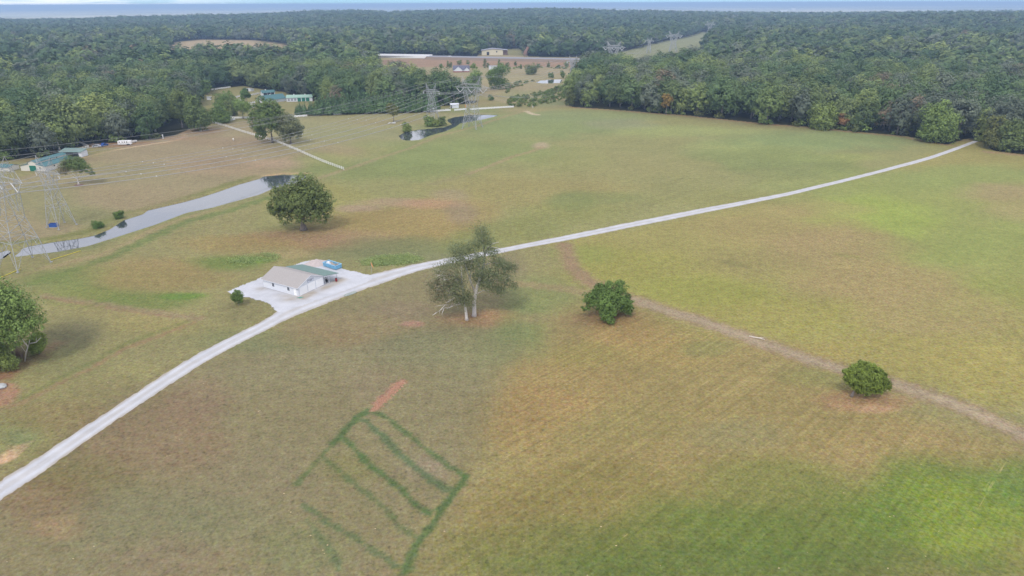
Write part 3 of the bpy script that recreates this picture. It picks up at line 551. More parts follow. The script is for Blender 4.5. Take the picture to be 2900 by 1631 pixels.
# sign in the gable: two lines of dark lettering too far off to read
s = MB().box(3.75,6.15,-.09,-.03,2.78,3.58).build('sign', M['sign'], g)
MB().box(3.82,6.08,-.1,-.091,2.84,3.52).build('sign_face', mat('sign_face', (.62,.65,.72), .6, .03), s)
mb = MB(); rr = random.Random(4)
for (a, b, z) in ((3.95,5.95,3.26),(4.45,5.45,3.02)):
    x = a
    while x < b:
        w = rr.uniform(.1,.2); mb.box(x, x+.05, -.112, -.101, z, z+.2); mb.box(x+.05, x+w, -.112, -.101, z+rr.choice((0,.08,.15)), z+rr.choice((0,.08,.15))+.05) if w > .12 else None; x += w+.05
mb.build('lettering', M['letters'], s)['kind'] = 'stuff'
def gloc(u, v, z=0): return Vector((GA.x+gu.x*u+gv.x*v, GA.y+gu.y*u+gv.y*v, gz(GA.x, GA.y)+.05+z))
# things under and round the carport
b = thing('oil_drum', 'dark red steel drum beside the outer carport post', 'drum', gloc(13.5,-1.3), 0)
mb = MB(); mb.tube([(0,0,0),(0,0,.9)], .31, 14); mb.build('barrel', M['red'], b, True)
mb = MB()
for z in (.02,.3,.6,.88): mb.tube([(0,0,z-.02),(0,0,z+.02)], .33, 14)
mb.build('hoop', M['red'], b)
t = thing('utility_vehicle', 'dark open utility vehicle parked under the green carport', 'vehicle', gloc(11.1,1.6), GANG)
MB().box(-.65,.65,-1.2,1.2,.4,.75).build('body', M['dark'], t); MB().box(-.6,.6,.35,1.25,.75,1.0).build('cargo_box', M['rust'], t); MB().box(-.5,.5,-.2,.3,.75,1.05).build('seat', M['letters'], t)
mb = MB()
for sx in (-.6,.6): mb.tube([(sx,-.9,.75),(sx,-.5,1.75),(sx,.35,1.75),(sx,.4,.75)], .04, 5)
mb.build('roll_cage', M['dark'], t)
for sx in (-.68,.68):
    for sy in (-.8,.8): MB().tube([(sx-.12,sy,.32),(sx+.12,sy,.32)], .32, 12).build('wheel', M['rubber'], t)
t = thing('storage_shelf', 'metal shelf crowded with odds and ends against the garage wall under the carport', 'shelf', gloc(10.25,5.2), GANG)
for z in (.1,.8,1.5): MB().box(0,.5,-1.5,1.5,z,z+.05).build('shelf_board', M['wood'], t)
mb = MB()
for (x, y) in ((0,-1.5),(.46,-1.5),(0,1.46),(.46,1.46)): mb.box(x, x+.04, y, y+.04, 0, 1.9)
mb.build('shelf_frame', M['steel'], t)['kind'] = 'stuff'
mb = MB()
for z in (.15,.85,1.55):
    for k in range(7): y = -1.4+k*.4; mb.box(.05, .05+rr.uniform(.2,.38), y, y+rr.uniform(.15,.33), z, z+rr.uniform(.15,.45))
mb.build('odds_and_ends', M['debris'], t)['kind'] = 'stuff'
mb = MB(); mb.tube([(-.9,0,.06),(-.4,.15,.08),(.1,-.1,.07),(.6,.1,.06),(.9,-.05,.06)], .07, 6); mb.box(-.3,.5,-.25,.25,0,.12)
p = gloc(-.5,-1.0); tag(mb.build('garden_hose', M['teal'], None, False, p, R(20)), 'green coiled hose lying at the front corner of the garage', 'hose')
# flat plate by the road edge
p = put(992, 833, .06); mb = MB(); mb.prism([(-.06,-.06),(.06,-.06),(.06,.06),(-.06,.06)], 0, .1)
mb = MB(); n = 16
ring = [(2.1*math.copysign(abs(math.cos(a))**.7, math.cos(a)), .75*math.copysign(abs(math.sin(a))**.7, math.sin(a))) for a in [2*math.pi*i/n for i in range(n)]]
mb.add([(x,y,0) for x, y in ring]+[(x*.93,y*.9,.14) for x, y in ring], [tuple(reversed(range(n))), tuple(range(n,2*n))]+[(i,(i+1)%n,n+(i+1)%n,n+i) for i in range(n)])
tag(mb.build('concrete_slab', mat('mossy_concrete', (.29,.32,.29), .9, .2, 2), None, False, p, R(48)), 'grey-green flat slab lying at the edge of the gravel road', 'slab')
# roll-off container
pa, pb = at(926,752), at(970,763)
pc = (at(920,752)+at(968,757))/2; dirv = (at(964,766)-at(919,752)); ang = math.atan2(dirv.y, dirv.x)
t = thing('dumpster', 'bright blue open-top dumpster heaped with debris behind the garage', 'dumpster', put(942,757,.06), ang)
Ld, Wd, Hd = 5.8, 2.4, 1.3
mb = MB(); mb.box(-Ld/2,Ld/2,-Wd/2,Wd/2,.2,.3)
for y in (-Wd/2, Wd/2-.1): mb.box(-Ld/2,Ld/2,y,y+.1,.3,Hd)
mb.box(-Ld/2,-Ld/2+.1,-Wd/2+.1,Wd/2-.1,.3,Hd); mb.box(Ld/2-.1,Ld/2,-Wd/2+.1,Wd/2-.1,.3,Hd)
mb.build('body', M['blue'], t)
for k in range(9):
    x = -Ld/2+.35+k*(Ld-.7)/8
    for y in (-Wd/2-.1, Wd/2): MB().box(x-.06,x+.06,y,y+.1,.3,Hd-.02).build('rib', M['blue'], t)
mb = MB()
for y in (-Wd/2-.09, Wd/2-.07): mb.box(-Ld/2-.08,Ld/2+.08,y,y+.16,Hd+.002,Hd+.14)
mb.box(-Ld/2-.08,-Ld/2+.08,-Wd/2+.07,Wd/2-.09,Hd+.002,Hd+.14); mb.box(Ld/2-.08,Ld/2+.08,-Wd/2+.07,Wd/2-.09,Hd+.002,Hd+.14)
mb.build('top_rail', mat('pale_blue_paint', (.30,.55,.74), .5, .08), t)
for k in range(2): MB().tube([(-Ld/2+.6+k*(Ld-1.2), -Wd/2+.1,.1),(-Ld/2+.6+k*(Ld-1.2), Wd/2-.1,.1)], .1, 8).build('roller', M['steel'], t)
mb = MB(); rr = random.Random(9)
for k in range(46):
    x, y = rr.uniform(-2.4,2.2), rr.uniform(-.9,.9); s = rr.uniform(.15,.5); z = .8+.5*math.exp(-(x/1.8)**2); a = rr.uniform(0,3.1)
    mb.beam((x-math.cos(a)*s,y-math.sin(a)*s*.7,z),(x+math.cos(a)*s,y+math.sin(a)*s*.7,z+rr.uniform(-.15,.3)), rr.uniform(.1,.35), rr.uniform(.05,.2))
mb.box(-2.75,2.75,-1.05,1.05,.32,.75); dbr = tag(mb.build('debris', M['debris'], None, False, t.location, ang), 'heap of mixed building debris lying in the blue dumpster', 'debris', kind='stuff')
mb = MB(); mb.box(-2.0,-.9,-.7,.2,.9,1.55); mb.box(-1.1,.2,-.95,-.6,.9,1.5)
tag(mb.build('white_panel', M['white'], None, False, t.location, ang), 'white board sticking out of the debris in the blue dumpster', 'board')
# mound of pale gravel
bm = bmesh.new(); bmesh.ops.create_grid(bm, x_segments=34, y_segments=34, size=1)
for v in bm.verts:
    r = math.hypot(v.co.x, v.co.y); n_ = float(fbm(np.array([v.co.x*4+20]), np.array([v.co.y*4+9]), 71, 4)[0])
    v.co.z = max(0, (1-r)**1.1 if r < 1 else 0)*1.5*(.65+.7*n_) + .6*math.exp(-((v.co.x+.45)**2+(v.co.y-.1)**2)/.06)*n_ - .02; v.co.x *= 4.2; v.co.y *= 3.0
me = bpy.data.meshes.new('gravel_pile'); bm.to_mesh(me); bm.free(); me.materials.append(M['soil_pile'])
tag(link('gravel_pile', me, None, put(898,747,.03), R(20)), 'low mound of pinkish gravel between green carport roof and blue dumpster', 'gravel pile')
# flag
p = put(1053,777,.0); t = thing('marker_flag', 'faded orange feather flag on a thin pole where yard meets road', 'flag', p, R(-8))
MB().tube([(0,0,0),(0,0,3.9)], .035, 6).build('pole', M['steel'], t)
mb = MB(); o1 = [(0,3.85),(.16,3.8),(.42,3.1),(.68,2.35),(.66,2.2),(.4,2.5),(.12,3.1)]
mb.add([(x,-.01,z) for x,z in o1]+[(x,.03*math.sin(x*6)+.02,z) for x,z in o1], [tuple(range(7)), tuple(reversed(range(7,14)))]+[(i,7+i,7+(i+1)%7,(i+1)%7) for i in range(7)])
mb.build('cloth', M['orange'], t)

# ------------------------------------------------------------------ generic farm buildings
def gable_house(name, label, cat, loc, rz, w, l, eh, rh, wall, roof, over=.35, group=None):
    """ridge along local y; w across (x), l along (y), origin at the middle of the near gable"""
    t = thing(name, label, cat, loc, rz, group)
    MB().prism([(-w/2,-.3),(w/2,-.3),(w/2,eh),(0,rh-.1),(-w/2,eh)], 0, l, 'y').build('wall', wall, t)
    mb = MB(); sl = (rh-eh)/(w/2)
    for s in (-1, 1):
        x1 = s*(w/2+over); z1 = rh-abs(x1)*sl
        mb.add([(0,-over,rh),(x1,-over,z1),(x1,l+over,z1),(0,l+over,rh),(0,-over,rh-.12),(x1,-over,z1-.12),(x1,l+over,z1-.12),(0,l+over,rh-.12)], [(0,1,2,3),(7,6,5,4),(0,4,5,1),(1,5,6,2),(2,6,7,3),(3,7,4,0)])
    rf = mb.build('roof', roof, t)
    return t, rf
# horse barn with raised centre
ba, bb_ = at(61,484), at(132,486); bang = math.atan2(bb_.y-ba.y, bb_.x-ba.x)
t = thing('horse_barn', 'cream horse barn with raised teal roof and dark green doors', 'barn', put(96,485), bang)
BL = 20.5
MB().prism([(-6.7,-.3),(6.7,-.3),(6.7,2.5),(2.0,3.4),(2.0,4.3),(0,5.1),(-2.0,4.3),(-2.0,3.4),(-6.7,2.5)], 0, BL, 'y').build('wall', M['cream'], t)
mb = MB()
for s in (-1, 1):
    mb.add([(0,-.3,5.2),(s*2.3,-.3,4.28),(s*2.3,BL+.2,4.28),(0,BL+.2,5.2),(0,-.3,5.1),(s*2.3,-.3,4.18),(s*2.3,BL+.2,4.18),(0,BL+.2,5.1)], [(0,1,2,3),(7,6,5,4),(0,4,5,1),(1,5,6,2),(2,6,7,3),(3,7,4,0)])
mb.build('upper_roof', M['blue_roof'], t)
mb = MB()
for s in (-1, 1):
    mb.add([(s*2.02,-.3,3.55),(s*7.0,-.3,2.5),(s*7.0,BL+.2,2.5),(s*2.02,BL+.2,3.55),(s*2.02,-.3,3.45),(s*7.0,-.3,2.4),(s*7.0,BL+.2,2.4),(s*2.02,BL+.2,3.45)], [(0,1,2,3),(7,6,5,4),(0,4,5,1),(1,5,6,2),(2,6,7,3),(3,7,4,0)])
mb.build('lower_roof', M['blue_roof'], t)
for s in (-1, 1): MB().box(-.05+s*.9-.86,-.05+s*.9+.86,-.08,-.005,0,2.7).build('door', M['green'], t)
for y in (9.5, 13.5): MB().box(2.005,2.04,y,y+.6,3.68,4.1).build('vent_window', M['dark'], t)
MB().box(6.705,6.75,5.5,6.3,1.3,1.9).build('window', M['dark'], t)
MB().box(3.6,4.1,-.06,-.004,1.3,2.0).build('window', M['dark'], t)
p2 = put(202,445)
t = thing('run_in_shed', 'green roofed open-front shed joined to the far end of the cream horse barn', 'shed', p2, bang+R(4))
mb = MB(); mb.box(-6,6,5,5.15,0,3); mb.box(-6,-5.6,0,5,0,2.8); mb.box(4.4,6,0,5,0,2.9); mb.build('wall', M['white'], t)
mb = MB(); mb.add([(-6.4,-.6,2.9),(6.4,-.6,2.9),(6.4,5.5,3.9),(-6.4,5.5,3.9),(-6.4,-.6,2.75),(6.4,-.6,2.75),(6.4,5.5,3.75),(-6.4,5.5,3.75)], [(0,1,2,3),(7,6,5,4),(0,4,5,1),(1,5,6,2),(2,6,7,3),(3,7,4,0)]); mb.build('roof', M['green_roof'], t)
for x in (-2.4,.9): MB().box(x,x+.12,.1,.22,0,2.9).build('post', M['dark_bark'], t)
MB().box(-5.4,4.2,1.0,1.1,0,1.2).build('stall_rail', M['dark'], t)
p = put(5,452); t, rf = gable_house('tin_shed', 'teal roofed low shed left of the horse barn behind the steel tower', 'shed', put(42,482), bang+R(90), 6, 9, 2.1, 3.0, M['cream'], M['blue_roof'])
# buildings of the horse farm further off
def box_shed(name, label, cat, loc, rz, w, d, hf, hb, wall, roof, opening=None):
    t = thing(name, label, cat, loc, rz)
    MB().prism([(0,-.3),(d,-.3),(d,hb),(0,hf)], -w/2, w/2, 'x').build('wall', wall, t)
    MB().prism([(-.3,hf+.02),(d+.3,hb+.02),(d+.3,hb+.14),(-.3,hf+.14)], -w/2-.3, w/2+.3, 'x').build('roof', roof, t)
    if opening: MB().box(opening[0], opening[1], -.04, -.006, 0, opening[2]).build('opening', M['dark'], t)
    return t
box_shed('field_shelter', 'small white field shelter with a dark open side at the top of the fenced paddock', 'shelter', put(701,258), R(-25), 8, 4, 2.6, 2.1, M['white'], M['white'], (-3.8,1.2,2.2))
t, rf = gable_house('porch_barn', 'small white barn with teal roof, cupola and open porch near the wood', 'barn', put(741,271), R(-58), 6.5, 11, 2.8, 4.6, M['white'], M['blue_roof'])
MB().box(-.4,.4,3.5,4.3,4.4,5.2).build('cupola', M['white'], rf)
MB().box(3.26,3.31,1,10.4,0,2.5).build('opening', M['dark'], t)
for y in (1,4.2,7.4,10.4): MB().box(3.32,3.5,y-.12,y+.12,0,2.7).build('post', M['white'], t)
MB().box(3.55,3.9,5.4,7.0,.2,1.2).build('white_gate', M['white'], t)
t, rf = gable_house('stable', 'white stable with wide teal roof and white gable, half hidden by the tall field tree', 'stable', put(738,291), R(-42), 12, 20, 2.6, 5.6, M['white'], M['blue_roof'], .6)
MB().box(-1.2,1.2,-.08,-.01,0,2.6).build('door', M['white'], t)
t = thing('equipment_barn', 'long white barn with pale green roof, two cupolas and three dark green doors', 'barn', put(812,288), R(9))
MB().prism([(0,-.3),(8,-.3),(8,3.2),(4,4.9),(0,3.2)], 0, 21, 'x').build('wall', M['white'], t)
mb = MB(); mb.add([(-.3,-.4,3.12),(21.3,-.4,3.12),(21.3,4,5.05),(-.3,4,5.05),(21.3,8.4,3.12),(-.3,8.4,3.12)], [(0,1,2,3),(3,2,4,5)]); mb.add([(-.3,-.4,3.0),(21.3,-.4,3.0),(21.3,4,4.92),(-.3,4,4.92),(21.3,8.4,3.0),(-.3,8.4,3.0)], [(3,2,1,0),(5,4,2,3)]); rf = mb.build('roof', mat('pale_green_metal', (.28,.42,.34), .5, .06), t)
for x in (5.5, 14.5): MB().box(x,x+.8,3.6,4.4,4.7,5.7).build('cupola', M['white'], rf)
for k in range(3): MB().box(1.0+k*2.6,2.6+k*2.6,-.07,-.01,.6,2.4).build('window', M['grey_roof'], t)
for k in range(3): MB().box(8.9+k*3.4,11.7+k*3.4,-.07,-.01,0,2.9).build('door', M['green'], t)
t, rf = gable_house('run_out_barn', 'narrow white barn with dark teal roof among paddock trees', 'barn', put(668,300), R(-168), 5, 14, 2.3, 3.8, M['white'], M['slate'])
rf.location.z = 0
box_shed('pump_house', 'tiny white pump house showing between the trees beside the paddock', 'shed', put(592,283), R(5), 3, 2.5, 2.4, 2.2, M['white'], M['white'])
box_shed('pasture_shelter', 'white box shelter with slanting roof on the grass behind the pond fence', 'shelter', put(1288,306), R(8), 6.4, 4, 2.6, 3.2, M['white'], M['white'], (-3.0,-2.2,2.2))
# beyond the meadow
p = put(1310,204)
t, rf = gable_house('brick_house', 'brick house with dark hipped roof and two white gables in the meadow', 'house', p, R(88), 11, 19, 3.0, 7.2, M['white'], M['slate'], .5)
t.location = put(1284,203); t.rotation_euler.z = R(-86)
bs = MB().box(-5.55,5.55,-.05,19.05,-.3,1.4).build('brick_base', M['brick'], t)
for (y, w) in ((6,9.5),(16,6)):
    MB().prism([(y-w/2,1.41),(y+w/2,1.41),(y+w/2,2.8),(y,6.4 if w > 7 else 5.4),(y-w/2,2.8)], 5.6, 8.2, 'x').build('gable', M['white'], t)
    MB().prism([(y-w/2,-.3),(y+w/2,-.3),(y+w/2,1.4),(y-w/2,1.4)], 5.6, 8.22, 'x').build('gable_base', M['brick'], t)
    mb = MB(); hh = 6.4 if w > 7 else 5.4
    for s in (-1, 1): mb.add([(2,y,hh+.12),(8.5,y,hh+.12),(8.5,y+s*(w/2+.4),2.6),(2,y+s*(w/2+.4),2.6),(2,y,hh),(8.5,y,hh),(8.5,y+s*(w/2+.4),2.48),(2,y+s*(w/2+.4),2.48)], [(0,1,2,3),(7,6,5,4),(0,4,5,1),(1,5,6,2),(2,6,7,3),(3,7,4,0)])
    mb.build('gable_roof', M['slate'], t)
t = box_shed('storage_container', 'plain white box building with a dark doorway right of the brick house', 'shed', put(1403,198), R(6), 15.5, 6, 4.6, 4.6, M['white'], M['grey_roof'])
MB().box(4.9,6.9,-.06,-.01,0,3.8).build('doorway', M['dark'], t)
t = thing('warehouse', 'pale yellow warehouse with grey roof and dark openings beside the far highway', 'warehouse', put(1398,156), R(3))
MB().prism([(-19,0),(15,0),(15,8),(-2,9.5),(-19,7)], 0, 22, 'y').build('wall', mat('pale_yellow_wall', (.66,.60,.44), .7, .05), t)
mb = MB(); mb.add([(-20,-1,7.1),(-1,-1,9.8),(-1,23,9.8),(-20,23,7.1),(23,-1,7.4),(23,23,7.4)], [(0,1,2,3),(1,4,5,2)]); mb.add([(-20,-1,6.9),(-1,-1,9.6),(-1,23,9.6),(-20,23,6.9),(23,-1,7.2),(23,23,7.2)], [(3,2,1,0),(2,5,4,1)]); mb.build('roof', M['grey_roof'], t)
for (a, b_, h) in ((-11,-7,5),(4,6,2.2)): MB().box(a, b_, -.08, -.01, 0 if h > 3 else 4, h if h > 3 else 6.2).build('opening', M['dark'], t)
MB().box(15.1,22.5,4,4.2,0,7.2).build('side_bay', M['rust'], t)
box_shed('metal_shed', 'low white roofed shed in the gap of trees above the yellow warehouse', 'shed', put(1453,135), R(0), 16, 8, 4, 4.6, M['wood'], M['white'])
t = thing('conveyor_tower', 'rusty slanted conveyor tower standing by the far highway', 'tower', put(1488,160), R(10))
MB().beam((-2,0,3),(4,0,14),4,3).build('conveyor', M['rust'], t); mb = MB()
for (x, y) in ((-2,-2),(2,-2),(-2,2),(2,2)): mb.beam((x,y,0),(x,y,9),.6)
mb.build('frame', M['rust'], t)
# overpass
t = thing('road_bridge', 'long white concrete highway bridge with solid parapets at the edge of the woods', 'bridge', (0,0,0))
a, b_ = hp[0], hp[2]; d = (b_-a); d.z = 0; L0 = d.length; d.normalize(); n_ = Vector((-d.y, d.x, 0))
if n_.y < 0: n_ = -n_
bz = HWZ+hz_(b_.x, b_.y)
def seg(mb, off, w, z0, z1, t0=0.0, t1=1.0):
    p0 = a+d*L0*t0+n_*off; p1 = a+d*L0*t1+n_*off; q = [p0-n_*w/2, p1-n_*w/2, p1+n_*w/2, p0+n_*w/2]
    mb.add([(v.x,v.y,z0) for v in q]+[(v.x,v.y,z1) for v in q], [(3,2,1,0),(4,5,6,7),(0,1,5,4),(1,2,6,5),(2,3,7,6),(3,0,4,7)])
mb = MB(); seg(mb, 0, 27, bz-1.8, bz-.06); mb.build('deck', M['concrete'], t)
for off in (-13.4, 0, 13.4): mb = MB(); seg(mb, off, .5, bz-(2.2 if off else .05), bz+1.5, 0, 1); mb.build('parapet', M['vinyl'], t)
for k in range(5): mb = MB(); seg(mb, 0, 20, -1, bz-1.85, .12+k*.17, .13+k*.17); mb.build('pier', M['concrete'], t)
# cars and a truck on the highway
def on_highway(px, lane):
    best = None
    for i in range(len(hp)-1):
        for t_ in np.linspace(0, 1, 60):
            p = hp[i].lerp(hp[i+1], float(t_)); dd = hp[i+1]-hp[i]; dd.normalize(); nn = Vector((-dd.y, dd.x, 0)); nn = nn if nn.y > 0 else -nn
            p = p+nn*lane; q = p-Vector((0,0,CAM_H)); x_ = W_PX/2+F_PX*q.dot(rt)/q.dot(fw)
            if best is None or abs(x_-px) < best[0]: best = (abs(x_-px), p, math.atan2(dd.y, dd.x))
    return Vector((best[1].x, best[1].y, HWZ+hz_(best[1].x, best[1].y)+.03)), best[2]
def car(px, lane, label):
    p, a_ = on_highway(px, lane); t = thing('car', label, 'car', p, a_, 'white cars on the far highway')
    MB().prism([(-2.4,.35),(2.4,.35),(2.4,.85),(1.5,1.0),(.7,1.5),(-1.2,1.5),(-2.1,1.0),(-2.4,.9)], -.9, .9, 'y').build('body', M['door_white'], t)
    MB().prism([(1.3,1.02),(.65,1.44),(-1.1,1.44),(-1.8,1.02)], -.92, .92, 'y').build('window', M['glass'], t)
    for x in (-1.5,1.5):
        for y in (-.8,.8): MB().tube([(x,y-.12,.33),(x,y+.12,.33)], .33, 10).build('wheel', M['rubber'], t)
car(1275, -4, 'white car on the far highway in front of the bridge parapet end'); car(1740, -4, 'white car on the far highway under the wide steel tower')
p, a_ = on_highway(1984, -5); t = thing('semi_truck', 'white semi truck on the highway showing above the right wood', 'truck', p, a_)
MB().box(-8,8,-1.3,1.3,1.2,4.6).build('trailer', M['door_white'], t); MB().prism([(-11.6,.8),(-8.6,.8),(-8.6,4.0),(-10.2,4.0),(-10.8,2.4),(-11.6,2.1)], -1.25, 1.25, 'y').build('cab', M['door_white'], t)
for x in (-10.6,-7.4,5,6.4):
    for y in (-1.05,1.05): MB().tube([(x,y-.2,.5),(x,y+.2,.5)], .5, 10).build('wheel', M['rubber'], t)
# bright buildings of the distant town
for i, (px, py, w, h, lb) in enumerate(((2196,38,90,12,'low white warehouse in the distant town above the wooded hill'),(2222,33,70,18,'taller white block in the distant town behind the low warehouse'),(2248,29,40,22,'small white tower block at the edge of the distant town'),(2882,7,120,20,'pale long building far off on the right horizon'))):
    q = atg(px, py); q.z = hz_(q.x, q.y)
    if q.y > 30000 or q.y < 0: q = Vector((q.x/q.y*12000, 12000, -14))
    t = thing('distant_building', lb, 'building', q, 0, 'distant town buildings')
    MB().box(-w/2,w/2,0,30,0,h).build('wall', M['door_white'], t); MB().box(-w/2-1,w/2+1,-1,31,h+.01,h+1.2).build('roof', M['grey_roof'], t)

# ------------------------------------------------------------------ fences
def fence(pts, label, spacing=2.45, h=1.35, rails=3, single=True, name='rail_fence', solid=False):
    P = [put(*p) for p in pts]; S = [0.0]
    for a, b in zip(P, P[1:]): S.append(S[-1]+(b-a).length)
    n = max(2, int(round(S[-1]/spacing))+1)
    def pos(s):
        for i in range(len(P)-1):
            if s <= S[i+1]+1e-6:
                q = P[i].lerp(P[i+1], (s-S[i])/max(S[i+1]-S[i], 1e-6)); return Vector((q.x, q.y, gz(q.x, q.y)))
        return P[-1]
    Q = [pos(S[-1]*i/(n-1)) for i in range(n)]; o = Q[0].copy(); t = thing(name, label, 'fence', o)
    pm = MB().box(-.07,.07,-.07,.07,-.1,h+.1).add([(-.09,-.09,h+.1),(.09,-.09,h+.1),(.09,.09,h+.1),(-.09,.09,h+.1),(0,0,h+.2)], [(0,1,4),(1,2,4),(2,3,4),(3,0,4)]).mesh('post', M['vinyl'])
    if single:
        for q in Q: link('post', pm, t, q-o)
    else:
        mb = MB()
        for q in Q: r = q-o; mb.box(r.x-.07,r.x+.07,r.y-.07,r.y+.07,r.z-.1,r.z+h+.15)
        mb.build('post_row', M['vinyl'], t)['kind'] = 'stuff'
    zs = [h*(.3+.68*k/(rails-1))-.05 for k in range(rails)]
    if solid: zs = [h*.25+.3*k for k in range(4)]
    big = MB()
    for i in range(0, n-1, 2):
        j = min(i+2, n-1)
        for z in zs:
            mb = MB() if single else big
            mb.beam(Q[i]-o+Vector((0,0,z)), Q[j]-o+Vector((0,0,z)), .05, .15 if not solid else .27)
            if single: mb.build('rail', M['vinyl'], t)
    if not single: big.build('rail_row', M['vinyl'], t)['kind'] = 'stuff'
    return t
fence([(974,481),(910,457),(841,427),(779,401),(734,388),(686,374),(645,360),(602,349)], 'long white three-rail fence running from the field edge past the tall twin trees')
fence([(602,349),(603,338)], 'short white rail fence turning from the far end of the long fence', single=False)
fence([(216,428),(235,423),(252,418)], 'white rail fence from the open-front shed to its corner by the parked vehicles')
fence([(252,418),(240,413),(217,401)], 'white rail fence running back from the shed corner into the wood')
fence([(-20,447),(5,442),(36,433)], 'white rail fence at the left edge behind the tall steel tower')
FAR = [([(598,256),(625,252),(653,248)], 'white fence at the far back of the upper paddock'), ([(706,272),(735,266)], 'white fence leading to the small porch barn'), ([(668,277),(681,274)], 'short upper white fence beside the narrow teal-roofed barn'), ([(672,284),(690,282)], 'middle white fence panel behind the narrow teal-roofed barn'), ([(676,288),(692,287)], 'lower white fence panel behind the narrow teal-roofed barn'),
       ([(703,296),(723,292)], 'upper white fence left of the tall twin trees'), ([(704,302),(722,300)], 'middle white fence left of the tall twin trees'), ([(707,308),(722,305)], 'lower white fence left of the tall twin trees'), ([(652,336),(690,336),(720,335)], 'straight white fence behind the slender paddock tree'), ([(636,346),(648,338),(655,334)], 'white fence under the round dark paddock tree'), ([(640,345),(666,340)], 'white gate-like fence beside the round dark paddock tree'),
       ([(815,334),(870,330)], 'white fence at the left end of the pine row'), ([(945,326),(968,325)], 'white fence gap beside the pine row middle'), ([(1128,320),(1156,318)], 'white fence right of the slender yellow tree'), ([(1200,318),(1240,316),(1276,314)], 'white fence between the small tower and the box shelter'), ([(1287,314),(1321,311)], 'white fence in front of the box shelter'), ([(1330,312),(1370,309),(1438,305),(1455,304)], 'long white fence along the far bank of the upper pond')]
for pts, lb in FAR: fence(pts, lb, 2.6, 1.5, single=False, solid=True, name='paddock_fence')

